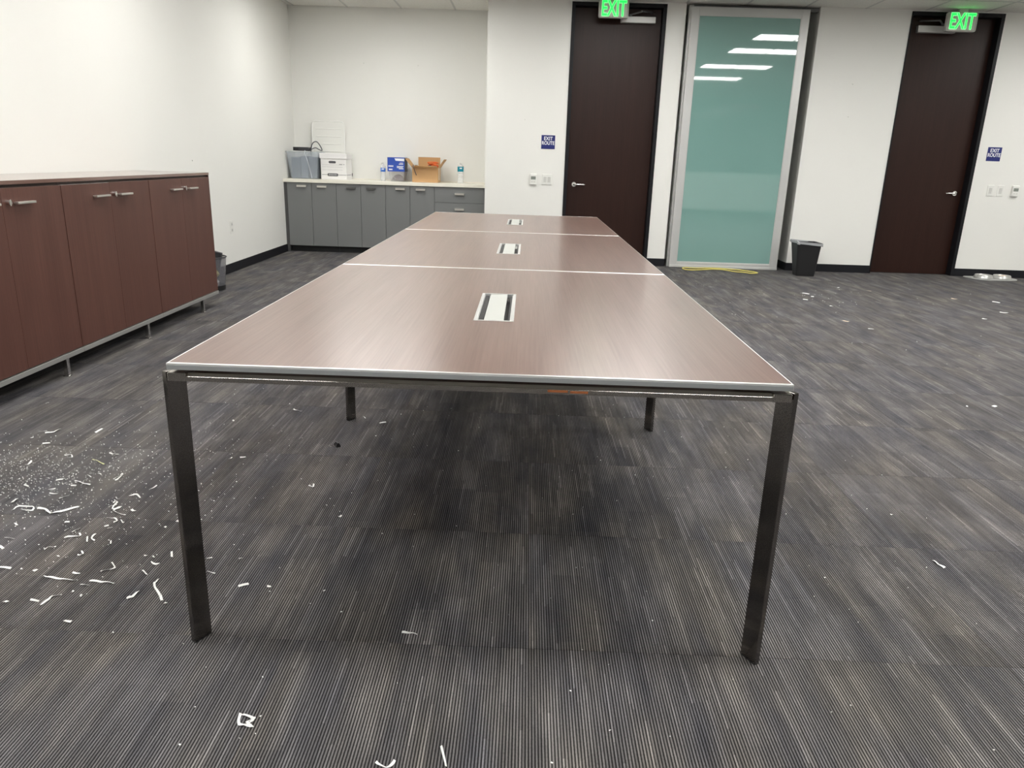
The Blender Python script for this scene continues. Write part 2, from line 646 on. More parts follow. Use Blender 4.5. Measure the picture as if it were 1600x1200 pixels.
# ---- baseboards
def bb(name, q, label):
    return struct(MB().box(*q).build(name, M['base'], bevel=.002), label, 'baseboard')

BH, BT = 0.092, 0.010
bb('baseboard_left', (XL, YR, 0, XL + BT, 7.84, BH), 'black rubber baseboard along the long left wall')
bb('baseboard_back', (XO + .0, YB - BT, 0, D1A - .001, YB, BH), 'black rubber baseboard left of the first dark door')
bb('baseboard_middle', (D1B + .001, YB - BT, 0, GA, YB, BH), 'short black baseboard between first door and glass panel')
b = MB().box(GB - BT, YB - BT, 0, D2A - .001, YB, BH)
b.box(GB - BT, YB, 0, GB, YB + .74, BH)
struct(b.build('baseboard_corner', M['base'], bevel=.002),
       'black baseboard wrapping the corner behind the black wastebasket', 'baseboard')
bb('baseboard_right', (D2B + .001, YB - BT, 0, XR, YB, BH), 'black baseboard right of the second dark door, behind the bowls')
bb('baseboard_rear', (XL, YR, 0, XR, YR + BT, BH), 'black baseboard along the rear wall')

# ---- doors
def lever(root, x, z, y, side):
    """steel rose and lever; side=+1 lever points to +x"""
    h = MB().tube([(x, y, z), (x, y - .010, z)], .027, 20).build('handle_rose', M['steel'], root, smooth=True)
    pts = [(x, y - .008, z), (x, y - .045, z), (x + side * .012, y - .056, z), (x + side * .05, y - .058, z + .001),
           (x + side * .09, y - .056, z + .001), (x + side * .125, y - .050, z - .001)]
    MB().tube(catmull(pts, 4), .0095, 10).build('handle_lever', M['steel'], root, smooth=True, label='steel lever handle')
    MB().tube([(x + .0, y - .010, z - .0), (x + .0, y - .018, z)], .014, 14).build('handle_collar', M['steel'], root, smooth=True)


def closer(root, xa, xb, z0, z1, y, side, arm_x):
    MB().box(xa, y - .062, z0, xb, y, z1).build('door_closer', M['alum'], root, bevel=.006, label='grey aluminium door closer body')
    px = arm_x
    b = MB().tube([(px, y - .03, z1 - .004), (px, y - .03, z1 + .022)], .013, 12)
    b.box(px - .012, y - .042, z1 + .015, px + .012, y - .012, z1 + .024)
    pts = [(px, y - .03, z1 + .020), (px + side * .10, y - .17, z1 + .028)]
    b.tube(pts, .009, 8)
    pts2 = [(px + side * .10, y - .17, z1 + .034), (px + side * .24, y - .01, z1 + .052), (px + side * .25, y + .03, z1 + .052)]
    b.tube(pts2, .009, 8)
    b.build('closer_arm', M['alum_dark'], root, smooth=True, label='dark jointed closer arm')
    MB().box(px + side * .25 - .03, y + .0, z1 + .040, px + side * .25 + .03, y + .05, z1 + .062).build('arm_bracket', M['nickel'], root, bevel=.002)


def door(name, xa, xb, label, hx, hz, hs, cl, FL=.040):
    FR, REC = .040, .090
    y = YB + REC
    root = struct(thing(name, label, 'door', ((xa + xb) / 2, YB, 0)), label, 'door')
    f = MB()
    f.box(xa, YB - .012, 0, xa + FL, YB + W, ZD)
    f.box(xb - FR, YB - .012, 0, xb, YB + W, ZD)
    f.box(xa + FL, YB - .012, ZD - FR, xb - FR, YB + W, ZD)
    f.box(xa + FL, y + .046, 0, xa + FL + .016, YB + W, ZD - FR)
    f.box(xb - FR - .016, y + .046, 0, xb - FR, YB + W, ZD - FR)
    f.box(xa + FL + .016, y + .046, ZD - FR - .016, xb - FR - .016, YB + W, ZD - FR)
    f.build('door_frame', M['frame'], root, bevel=.002)
    lf = MB().box(xa + FL + .003, y, .006, xb - FR - .003, y + .044, ZD - FR - .003).build('door_leaf', M['door'], root, bevel=.0015)
    MB().box(xa + FL, y + .002, -.001, xb - FR, YB + W, .005).build('threshold', M['shadow'], root)
    MB().box(xa + .02, YB + W, 0, xb - .02, YB + W + .01, ZD).build('door_backing', M['shadow'], root)
    lever(root, hx, hz, y, hs)
    closer(root, *cl[:4], y, cl[4], cl[5])
    hinge_x = xb - FR if hs > 0 else xa + FR
    return root


d1 = door('door_1', D1A, D1B, 'dark espresso door beside the teal glass panel, behind the table', .643, .930, 1,
          (1.07, 1.46, 2.700, 2.768, 1, 1.18))
d2 = door('door_2', D2A, D2B, 'dark espresso door at the right, between wastebasket and double bowls', 5.170, .965, -1,
          (4.385, 4.80, 2.690, 2.762, -1, 4.66), FL=.014)

# ---- framed teal glass panel standing in front of the recess
y1 = YB - .055
gp = struct(thing('door_3', 'tall teal glass sliding panel in a pale aluminium frame', 'door', (2.49, y1, 0)),
            'tall teal glass sliding panel in a pale aluminium frame', 'door')
PA, PB, PT = 1.838, 3.140, 2.872
SW = .088
MB().box(PA, y1, .004, PA + SW, y1 + .045, PT).build('stile', M['alum'], gp, bevel=.003)
MB().box(PB - SW, y1, .004, PB, y1 + .045, PT).build('stile', M['alum'], gp, bevel=.003)
MB().box(PA + SW, y1, PT - SW, PB - SW, y1 + .045, PT).build('top_rail', M['alum'], gp, bevel=.003)
MB().box(PA + SW, y1, .004, PB - SW, y1 + .045, .068).build('bottom_rail', M['alum'], gp, bevel=.003)
MB().box(PA, y1 - .012, .004, PB, y1, .030).build('kick_strip', M['alum'], gp, bevel=.002)
MB().box(PA + SW, y1 + .012, .068, PB - SW, y1 + .026, PT - SW).build('glass_pane', M['glass'], gp,
                                                                    label='teal back-painted glass mirroring the ceiling lamps')
b = MB()
for q in ((PA + SW, y1 + .004, .068, PA + SW + .006, y1 + .012, PT - SW), (PB - SW - .006, y1 + .004, .068, PB - SW, y1 + .012, PT - SW),
          (PA + SW, y1 + .004, PT - SW - .006, PB - SW, y1 + .012, PT - SW), (PA + SW, y1 + .004, .068, PB - SW, y1 + .012, .074)):
    b.box(*q)
b.build('glazing_bead', M['alum'], gp)
MB().box(PA - .018, y1 + .060, 0, PA + .030, y1 + .115, ZC - .01).build('jamb_post', M['alum'], gp, bevel=.002)
MB().box(PA + .028, y1 + .090, ZC - .045, GB - .005, y1 + .150, ZC - .006).build('head_track', M['alum_dark'], gp)
MB().box(PA - .0, y1 - .006, 1.70 + .65, PA + .006, y1 + .0, 2.55).build('edge_strip', M['nickel'], gp)

# ================================================================== CEILING LAMPS
for cx, cy in LIGHTS:  # the rearmost pair is added fill light
    if True:
        i = LCOLS.index(cx)
        j = sum(1 for r in (-2, 1, 3, 5) if cy > r)
        mirrored = ['mirrored behind all others in the teal glass', 'mirrored lowest in the teal glass panel', 'mirrored second lowest in the teal glass panel',
                    'mirrored second highest in the teal glass panel', 'mirrored highest in the teal glass panel'][j]
        t = thing('ceiling_light', 'recessed white ceiling light ' + mirrored if i == 2 else
                  'recessed white rectangular ceiling light above the room, out of view', 'ceiling light', (cx + CP, cy, ZC),
                  'recessed ceiling lights mirrored in the glass panel' if i == 2 else 'recessed ceiling lights above the room')
        f = MB()
        xa, xb, ya, yb = cx + .012, cx + 2 * CP - .012, cy - .318, cy + .318
        f.box(xa, ya, ZC - .006, xb, ya + .075, ZC + .018)
        f.box(xa, yb - .075, ZC - .006, xb, yb, ZC + .018)
        f.box(xa, ya + .075, ZC - .006, xa + .05, yb - .075, ZC + .018)
        f.box(xb - .05, ya + .075, ZC - .006, xb, yb - .075, ZC + .018)
        f.build('frame', M['white'], t)
        MB().box(xa + .05, ya + .075, ZC + .004, xb - .05, yb - .075, ZC + .014).build('diffuser', M['diffuser'], t)

# ================================================================== CONFERENCE TABLE
TW = 1.396 / 2
YS = [0.0, 1.643, 3.336, 4.989]
TZ = 0.74
tb = thing('conference_table', 'long three-section walnut conference table on smoked chrome legs', 'table', (0, 2.49, 0))
for k in range(3):
    ya, yb = YS[k] + (.0015 if k else 0), YS[k + 1] - (.0015 if k < 2 else 0)
    e, ex = .0018, .009
    gy0, gy1 = ((.565, 1.025), (2.187, 2.655), (3.895, 4.455))[k]
    if k == 2:
        gy0, gy1 = 3.93, 4.42
    gxa, gxb = -.052, .067
    b = MB()
    z0, z1 = TZ - .013, TZ
    for q in ((-TW + e, ya + ex, gxa, yb - ex), (gxb, ya + ex, TW - e, yb - ex), (gxa, ya + ex, gxb, gy0), (gxa, gy1, gxb, yb - ex)):
        b.box(q[0], q[1], z0, q[2], q[3], z1)
    top = b.build('tabletop', M['wood_y'], tb)
    s = MB()
    s.box(-TW, ya, z0 - .001, TW, ya + ex, z1 + .0006)
    s.box(-TW, yb - ex, z0 - .001, TW, yb, z1 + .0006)
    s.box(-TW, ya + ex, z0 - .001, -TW + e, yb - ex, z1 + .0006)
    s.box(TW - e, ya + ex, z0 - .001, TW, yb - ex, z1 + .0006)
    s.build('edge_trim', M['edge'], top, bevel=.0012)
    if k == 0:
        MB().box(-TW + .001, -.0012, z0 - .001, TW - .001, -.0002, z1 - .0035).build('edge_band_or_refl', M['edge_refl'], top)  # thin sheet over the trim's front face, painted with its dark reflection
    # flush power and cable hatch
    fr = MB()
    w = .009
    fr.box(gxa, gy0, z0, gxa + w, gy1, z1 + .002).box(gxb - w, gy0, z0, gxb, gy1, z1 + .002)
    fr.box(gxa + w, gy0, z0, gxb - w, gy0 + w * .8, z1 + .002).box(gxa + w, gy1 - w * .8, z0, gxb - w, gy1, z1 + .002)
    pw = fr.build('cable_hatch', M['edge'], tb, bevel=.001, label='silver framed cable hatch in the tabletop')
    MB().box(gxa + .030, gy0 + .012, z1 - .005, gxb - .030, gy1 - .012, z1 + .0012).build('hatch_lid', M['lid'], pw, bevel=.001)
    MB().box(gxa + w, gy0 + .008, z1 - .040, gxb - w, gy1 - .008, z1 - .026).build('socket_tray', M['black'], pw)
    br = MB()
    for s_ in (gxa + .0085, gxb - .0225):
        for q in range(9):
            yy = gy0 + .014 + q * (gy1 - gy0 - .028) / 9
            br.box(s_ + .004, yy, z1 - .016, s_ + .018, yy + (gy1 - gy0) / 9 * .93, z1 - .005)
    br.build('brush_strip', M['black'], pw)['kind'] = 'stuff'
    MB().box(gxa + w, gy0 + .01, z1 - .008, gxa + w + .003, gy1 - .01, z1 - .001).box(
        gxb - w - .003, gy0 + .01, z1 - .008, gxb - w, gy1 - .01, z1 - .001).build('inner_lip', M['edge'], pw)

RZ1, RZ0 = TZ - .0225, TZ - .040            # end and side rails (bevelled on top)
def rail_x(y, sgn):
    prof = [(0, RZ0), (0, RZ1 - .007), (.009 * sgn, RZ1), (.030 * sgn, RZ1), (.030 * sgn, RZ0)]
    xa, xb = -TW + .006, TW - .006
    MB().loft([[Vector((x, y + p[0], p[1])) for p in prof] for x in (xa, xb)]).build('end_rail', M['rail_chrome'], tb)
rail_x(-.001, 1)
rail_x(YS[3] + .001, -1)
for s in (-1, 1):
    prof = [(0, RZ0), (0, RZ1 - .007), (-.009 * s, RZ1), (-.030 * s, RZ1), (-.030 * s, RZ0)]
    MB().loft([[Vector((s * (TW - .006) + p[0], y, p[1])) for p in prof] for y in (.032, YS[3] - .032)]).build('side_rail', M['chrome'], tb)
for y in (1.70, 3.37):
    MB().box(-TW + .037, y - .02, RZ0, TW - .037, y + .02, RZ1).build('cross_rail', M['chrome'], tb)
b = MB().box(-TW + .04, .070, RZ0 + .002, -TW + .10, YS[3] - .07, TZ - .0135).box(TW - .10, .070, RZ0 + .002, TW - .04, YS[3] - .07, TZ - .0135)
b.box(-TW + .10, .10, RZ1 - .002, TW - .10, .18, TZ - .0135).box(-TW + .10, 4.80, RZ1 - .002, TW - .10, 4.88, TZ - .0135)
b.build('spacer_batten', M['black'], tb)


def leg(s, y, far, ztop):
    ux, uy = -s * .46, (.888 if not far else -.888)
    vx, vy = -(.888) * -s, (.46 if not far else -.46)
    px, py = s * .706, y
    L, Th = .052, .014
    pl = [(px, py), (px + ux * L, py + uy * L), (px + ux * L + vx * Th, py + uy * L + vy * Th), (px + vx * Th, py + vy * Th)]
    b = MB().prism(pl, .004, ztop)
    lg = b.build('leg', M['chrome'], tb, bevel=.0012)
    c = [sum(q[i] for q in pl) / 4 for i in (0, 1)]
    pf = [(c[0] + (q[0] - c[0]) * .94, c[1] + (q[1] - c[1]) * .94) for q in pl]
    MB().prism(pf, 0, .004).build('foot_pad', M['black'], lg)


for s in (-1, 1):
    leg(s, .012, False, RZ1 - .001)
    leg(s, 1.683, False, RZ0)
    leg(s, 3.376, False, RZ0)
    leg(s, YS[3] - .012, True, RZ1 - .001)
    # mitred corner cap, wider than the rail
    for y, d in ((-.003, 1), (YS[3] + .003, -1)):
        pc = [(s * (TW - .001), y), (s * (TW - .001), y + d * .034), (s * (TW - .050), y + d * .034), (s * (TW - .042), y)]
        MB().prism(pc, RZ0 - .001, RZ1 + .0015).build('corner_cap', M['rail_chrome'], tb, bevel=.002)
MB().box(.155, -.0018, RZ1 - .013, .20, -.0008, RZ1 - .008).box(.205, -.0018, RZ1 - .014, .245, -.0008, RZ1 - .009).build('rust_mark', M['rust'], tb)

# ================================================================== SIDEBOARD
CXF = -2.350
CZB, CZT = .128, 1.030
seams = [1.455, 2.390, 3.330, 4.270]
tag(MB().box(XL + .004, seams[0], CZT - .019, CXF - .002, seams[3] + .004, CZT).build('worktop', M['wood_s'], bevel=.001),
    'long walnut top slab running over all the tall sideboard cabinets', 'worktop')
side_names = ['tall walnut two-door cabinet cut off by the left picture edge', 'tall walnut two-door cabinet in the middle of the sideboard',
              'tall walnut two-door cabinet at the far end beside the smoky wastebasket']
for k in range(3):
    ya, yb = seams[k] + .001, seams[k + 1] - .001
    ym = (ya + yb) / 2
    c = thing('sideboard_cabinet', side_names[k], 'cabinet', (-2.63, ym, 0), 'walnut cabinets of the sideboard')
    MB().box(XL + .02, ya, CZB - .004, CXF - .024, yb, CZT - .0195).build('body', M['carcass'], c, bevel=.001)
    if k == 2:
        MB().box(XL + .02, yb + .0, CZB - .004, CXF - .004, yb + .003, CZT - .0195).build('end_panel', M['wood_z'], c)
    for q in range(2):
        da, db = (ya + .001, ym - .0015) if q == 0 else (ym + .0015, yb - .001)
        d = MB().box(CXF - .022, da, CZB, CXF - (.003 if q == 0 else .004), db, CZT - .034).build('door', M['wood_z'], c, bevel=.0012)
        x = CXF - (.003 if q == 0 else .004)
        MB().box(x - .0155, da + .0005, CZT - .0342, x - .0005, db - .0005, CZT - .0335).build('edge_band_or_refl', M['wood_y'] if (k, q) != (1, 0) else M['edge'], d)
        if q == 0:
            hy = (ym - .19, ym - .045)
        else:
            hy = (ym + .075, ym + .21)
        hz = .927
        h = MB().box(x + .010, hy[0], hz - .0055, x + .030, hy[1], hz + .0055)
        h.box(x, hy[0] + .008, hz - .004, x + .015, hy[0] + .018, hz + .004).box(x, hy[1] - .018, hz - .004, x + .015, hy[1] - .008, hz + .004)
        h.build('handle', M['nickel'], d, bevel=.0015)
        if q == 1:
            ly = ym + .040
            MB().tube([(x, ly, hz + .004), (x + .016, ly, hz + .004)], .0125, 16).build('lock', M['steel'], d, smooth=True)
            MB().box(x + .016, ly - .003, hz - .012, x + .0175, ly + .003, hz + .018).build('key_slot', M['nickel'], d)
    r = MB().box(CXF - .040, ya, CZB - .030, CXF + .002, yb, CZB - .005)
    r.box(XL + .02, ya + .02, CZB - .030, CXF - .040, ya + .045, CZB - .005).box(XL + .02, yb - .045, CZB - .030, CXF - .040, yb - .02, CZB - .005)
    r.build('base_rail', M['rail'], c, bevel=.0015)
    for yy in (yb - (.285 if k == 2 else .205 if k == 1 else .155),):
        for xx in (CXF - .012, XL + .09):
            MB().box(xx - .012, yy - .012, .004, xx + .012, yy + .012, CZB - .0295).box(xx - .016, yy - .016, 0, xx + .016, yy + .016, .006).build('leg', M['steel'], c, bevel=.0015)

# ================================================================== ALCOVE KITCHENETTE
FY = 7.825
CT0, CT1 = .846, .886
xs = [-2.872, -2.264, -1.656, -1.050, -.436]
cab_names = ['grey two-door base cabinet in the alcove corner, under the plastic tub',
             'grey two-door base cabinet with pulls darkened for reflected shadow, second from the left wall',
             'grey two-door base cabinet with silver pulls, under the blue box',
             'grey drawer base cabinet at the right end of the alcove']
for k in range(4):
    xa, xb = xs[k] + .0006, xs[k + 1] - .0006
    c = thing('base_cabinet', cab_names[k], 'cabinet', ((xa + xb) / 2, 8.08, 0), 'grey base cabinets in the alcove')
    MB().box(xa, FY + .002, .078, xb, YA - .004, CT0 - .001).build('body', M['grey_dark'], c)
    MB().box(xa, FY + .055, 0, xb, FY + .070, .078).build('toe_kick', M['black'], c)
    if k < 3:
        xm = (xa + xb) / 2
        for q in range(2):
            a, b_ = (xa + .0015, xm - .002) if q == 0 else (xm + .002, xb - .0015)
            d = MB().box(a, FY - .018, .080, b_, FY, CT0 - .006).build('door', M['grey'], c, bevel=.001)
            hc = b_ - .116 if q == 0 else a + .130
            hz = .797 if k == 1 else .803
            hm = M['pull_refl'] if k == 1 else M['nickel']  # this unit's pulls carry reflected shadow as colour
            h = MB().box(hc - .058, FY - .046, hz - .011, hc + .058, FY - .040, hz + .011)
            h.box(hc - .058, FY - .046, hz + .008, hc + .058, FY - .018, hz + .012)
            h.build('handle', hm, d, bevel=.001, label='tab pull coloured dark with reflected shadow' if k == 1 else None)
    else:
        zz = [(.661, CT0 - .006), (.470, .657), (.279, .466), (.080, .275)]
        for z0, z1 in zz:
            d = MB().box(xa + .0015, FY - .018, z0, xb - .0015, FY, z1).build('drawer', M['grey'], c, bevel=.001)
            hc, hz = (xa + xb) / 2, z1 - .076
            h = MB().box(hc - .058, FY - .046, hz - .011, hc + .058, FY - .040, hz + .011).box(hc - .058, FY - .046, hz + .008, hc + .058, FY - .018, hz + .012)
            h.build('handle', M['nickel'], d, bevel=.001)
fi = tag(MB().box(XL, FY - .012, 0, xs[0], FY + .02, CT0 - .001).build('filler_strip', M['grey_dark']),
         'narrow dark grey filler strip between left wall and first grey cabinet', 'filler strip')
ct = thing('countertop', 'cream countertop with small upstand over the grey alcove cabinets', 'countertop', (-1.66, 8.07, CT0))
MB().box(XL, FY - .038, CT0, XO, YA - .001, CT1).build('slab', M['counter'], ct, bevel=.003)
MB().box(XL, YA - .016, CT1, XO, YA - .001, CT1 + .010).build('upstand', M['counter'], ct, bevel=.002)

# ---- plastic tub with grey contents
Z = CT1
t = thing('storage_tub', 'frosted plastic tub of slate-coloured boxes at the left end of the counter', 'tub', (-2.70, 8.06, Z))
def taper_box(x0, y0, x1, y1, z0, x0t, y0t, x1t, y1t, z1, th, floor_t=.004, n=5, r=.03):
    def rg(a, b, c, d, z, rr):
        return [Vector((x, y, z)) for x, y in round_rect(a, b, c, d, rr, n)]
    b = MB()
    outer = [rg(x0, y0, x1, y1, z0, r), rg(x0t, y0t, x1t, y1t, z1, r)]
    inner = [rg(x0t + th, y0t + th, x1t - th, y1t - th, z1, r - th), rg(x0 + th, y0 + th, x1 - th, y1 - th, z0 + floor_t, r - th)]
    return b.loft(outer + inner)
taper_box(-2.860, 7.94, -2.525, 8.20, Z + .001, -2.895, 7.90, -2.500, 8.24, Z + .318, .003).build('tub_wall', M['tub'], t)
rim = MB()
o_ = round_rect(-2.902, 7.891, -2.493, 8.248, .035, 5)
rim.tube([(x, y, Z + .318) for x, y in o_], .006, 8, closed=True).build('rim', M['tub'], t, smooth=True)
for nm, q, m, lb in (('file_box', (-2.850, 7.97, -2.735, 8.18, .255), 'slate', 'slate plastic file box standing left inside the tub'),
                     ('file_box', (-2.728, 7.96, -2.640, 8.18, .270), 'slate2', 'paler slate plastic file box in the middle of the tub'),
                     ('file_box', (-2.633, 7.97, -2.538, 8.18, .262), 'slate', 'slate plastic file box standing right inside the tub')):
    tag(MB().box(q[0], q[1], Z + .008, q[2], q[3], Z + q[4]).build(nm, M[m], bevel=.006), lb, 'box', 'file boxes inside the plastic tub')
b = MB().prism([(-2.83, 8.00), (-2.64, 8.00), (-2.64, 8.13), (-2.83, 8.13)], 0, .045,
               Matrix.Translation((0, 0, Z + .330)) @ Matrix.Rotation(0, 4, 'X'))
dv = tag(b.build('desk_device', M['dark'], bevel=.004), 'charcoal flat desk device lying on top of the plastic tub', 'device')
MB().box(-2.825, 7.9985, Z + .340, -2.76, 8.0, Z + .368).build('front_panel', M['black'], dv)
tag(MB().tube(catmull([(-2.635, 8.10, Z + .285), (-2.628, 8.08, Z + .36), (-2.60, 8.07, Z + .425), (-2.555, 8.07, Z + .446), (-2.52, 8.08, Z + .41),
                       (-2.495, 8.10, Z + .345), (-2.53, 8.09, Z + .352), (-2.57, 8.07, Z + .372), (-2.63, 8.05, Z + .345)], 6), .006, 8).build(
    'cable_loop', M['cable'], smooth=True), 'dark grey cable looping up out of the plastic tub', 'cable')
tag(MB().tube(catmull([(-2.66, 8.0, Z + .30), (-2.655, 7.90, Z + .335), (-2.650, 7.884, Z + .30), (-2.625, 7.884, Z + .22), (-2.605, 7.89, Z + .13),
                       (-2.590, 7.895, Z + .06), (-2.582, 7.90, Z + .012)], 6), .0035, 8).build('hanging_cable', M['cable_lt'], smooth=True),
    'thin pale cable hanging down the front of the plastic tub', 'cable')

# ---- archive box
t = thing('archive_box', 'white cardboard archive box with lid beside the plastic tub', 'box', (-2.33, 8.10, Z))
bx0, bx1, by0, by1 = -2.474, -2.158, 7.93, 8.235
MB().box(bx0, by0, Z + .001, bx1, by1, Z + .262).build('body', M['box_white'], t, bevel=.002)
lid = MB().box(bx0 - .010, by0 - .010, Z + .250, bx1 + .010, by1 + .010, Z + .312).build('lid', M['box_white'], t, bevel=.003)
hs = round_rect(-.045, -.014, .045, .014, .0135, 4)
Tf = lambda cx, cz, y: Matrix.Translation((cx, y, cz)) @ Matrix.Rotation(R(90), 4, 'X')
hb = MB().prism(hs, 0, .0012, Tf(-2.330, Z + .208, by0))
hb.build('hand_hole', M['ink'], t)
pb = MB()
for zz in (.150, .175, .115):
    pb.box(bx0 + .018, by0 - .0008, Z + zz, bx1 - .045, by0, Z + zz + .0014)
pb.box(bx0 + .012, by0 - .001, Z + .055, -2.40, by0, Z + .060).box(-2.255, by0 - .001, Z + .055, bx1 - .002, by0, Z + .060)
pb.box(-2.245, by0 - .0012, Z + .181, -2.206, by0, Z + .187).box(-2.195, by0 - .0012, Z + .181, -2.180, by0, Z + .186)
pb.build('printed_lines', M['ink'], t)
cart = MB().prism(round_rect(-.068, -.017, .068, .017, .016, 4), 0, .0012, Tf(-2.328, Z + .058, by0)).build('logo_badge', M['ink'], t)
text_part('BANKERS BOX', .019, -2.328, by0 - .0014, Z + .058, M['box_white'], cart, 'lettering', .0003, sx=.80)
sp = MB().box(bx1, by0 + .01, Z + .055, bx1 + .001, by1 - .06, Z + .060)
sp.lathe(0, 0, [(.001, 0)], 3)if False else None
sp.build('side_line', M['ink'], t)
MB().tube([(bx1, 8.24, Z + .058), (bx1 + .0015, 8.24, Z + .058)], .022, 16).build('side_emblem', M['ink'], t)

# ---- white lid leaning on the wall
def on_wall_prism(poly, d, z0, lean):
    return Matrix.Translation((0, 0, z0)) @ Matrix.Rotation(R(90 - lean), 4, 'X')
Tl = Matrix.Translation((-2.462, 8.274, Z + .010)) @ Matrix.Rotation(R(90 - 3), 4, 'X')
t = thing('plastic_board', 'large white ribbed plastic board leaning on the wall behind the archive box', 'board', (-2.46, 8.27, Z))
MB().prism(round_rect(-.205, 0, .205, .690, .05, 6), -.004, .004, Tl).build('panel', M['white'], t)
ring = [(x, y) for x, y in round_rect(-.205, 0, .205, .690, .05, 6)]
MB().tube([Tl @ Vector((x, y, .003)) for x, y in ring], .0065, 8, closed=True).build('rim', M['board'], t, smooth=True)
for q in range(6):
    MB().box(-.15, .14 + q * .09, .003, .17, .152 + q * .09, .009, Tl).build('rib', M['white'], t, bevel=.002)

# ---- bottles
def bottle(x, y, h, r, label, lm, la, lb, rings):
    t = thing('water_bottle', label, 'bottle', (x, y, Z), 'water bottles on the counter')
    prof = [(r * .90, Z), (r, Z + .008)]
    body_top = h * .70
    if rings:
        for k in range(5):
            zz = Z + .02 + k * .026
            prof += [(r, zz), (r, zz + .012), (r * .93, zz + .016), (r, zz + .022)]
    prof += [(r, Z + la * h), (r * .97, Z + la * h + .002), (r * .97, Z + lb * h), (r, Z + lb * h + .003), (r * .97, Z + body_top + .02 * (h / .22)),
             (r * .70, Z + h * .87), (r * .40, Z + h * .915), (r * .40, Z + h * .93)]
    prof = sorted(prof, key=lambda p: p[1])
    MB().lathe(x, y, prof, 20).build('bottle_body', M['bottle'], t, smooth=True)
    MB().lathe(x, y, [(r * .985, Z + la * h), (r * 1.01, Z + la * h + .001), (r * 1.01, Z + lb * h - .001), (r * .985, Z + lb * h)], 20, cap=False).build(
        'bottle_label', M[lm], t, smooth=True)
    MB().lathe(x, y, [(r * .44, Z + h * .925), (r * .46, Z + h * .93), (r * .46, Z + h * .995), (r * .40, Z + h)], 16).build('cap', M['white'], t, smooth=True)
    MB().lathe(x, y, [(r * .2, Z + lb * h * .80), (r * .25, Z + lb * h * .8)], 6)
    b = MB()
    zc = Z + (la + (lb - la) * .68) * h
    for k in range(4):
        a = R(-98 + k * 11)
        b.box(-.0045, -.0006, -.007, .0045, .0006, .007, Matrix.Translation((x + r * 1.015 * math.cos(a), y + r * 1.015 * math.sin(a), zc)) @ Matrix.Rotation(a + R(90), 4, 'Z'))
    b.build('label_print', M['sign_white'], t)
bottle(-1.735, 8.10, .222, .031, 'clear water bottle with blue label, left of the blue box', 'label_blue', .50, .70, False)
bottle(-.757, 8.09, .250, .039, 'ribbed water bottle with teal label at the right end of the counter', 'label_teal', .56, .80, True)

# ---- clear bin with blue box on top
t = thing('clear_bin', 'small clear plastic bin under the blue printed box', 'bin', (-1.545, 8.12, Z))
taper_box(-1.630, 8.03, -1.465, 8.22, Z + .001, -1.650, 8.01, -1.445, 8.24, Z + .118, .0025, r=.02).build('bin_wall', M['tub2'], t)
tag(MB().loft([[Vector((-1.545 + r * math.cos(a * math.pi / 6) * (1 + .15 * math.sin(3 * a)), 8.12 + .8 * r * math.sin(a * math.pi / 6), Z + z)) for a in range(12)]
               for r, z in ((.055, .006), (.068, .03), (.055, .06), (.02, .082))]).build('cloth_bundle', M['purple'], smooth=True),
    'dark plum cloth bundle inside the small clear bin', 'cloth')
tag(MB().tube(catmull([(-1.61, 8.05, Z + .010), (-1.60, 8.045, Z + .04), (-1.585, 8.04, Z + .05), (-1.572, 8.04, Z + .03), (-1.578, 8.045, Z + .012)], 4), .006, 6).build(
    'steel_clip', M['dark'], smooth=True), 'small dark clip at the left inside the clear bin', 'clip')
t = thing('blue_box', 'blue printed cardboard box sitting on the small clear bin', 'box', (-1.55, 8.12, Z + .119))
qx0, qx1, qy0, qy1, qz0, qz1 = -1.662, -1.448, 8.01, 8.24, Z + .1195, Z + .288
MB().box(qx0, qy0, qz0, qx1, qy1, qz1).build('carton', M['blue'], t, bevel=.0015)
MB().box(qx1, qy0 + .002, qz0 + .002, qx1 + .0012, qy1 - .002, qz1 - .002).build('carton_side', M['blue_dk'], t)
pr = MB()
pr.prism([(-1.572, qz1 - .012), (-1.452, qz1 - .012), (-1.452, qz1 - .045), (-1.560, qz1 - .040)][::-1], 0, .001,
         Matrix(((1, 0, 0, 0), (0, 0, -1, qy0), (0, 1, 0, 0), (0, 0, 0, 1))))
pr.build('white_panel', M['sign_white'], t)
pr = MB()
for a, c, d, e in ((-1.648, -1.640, .055, .072), (-1.636, -1.628, .055, .072), (-1.623, -1.610, .055, .072), (-1.604, -1.590, .055, .072), (-1.645, -1.600, .016, .032),
                   (-1.545, -1.462, .058, .066), (-1.545, -1.470, .044, .052), (-1.52, -1.462, .030, .038), (-1.52, -1.465, .085, .093), (-1.51, -1.465, .100, .106)):
    pr.box(a, qy0 - .001, qz0 + d, c, qy0, qz0 + e)
pr.build('white_print', M['sign_white'], t)

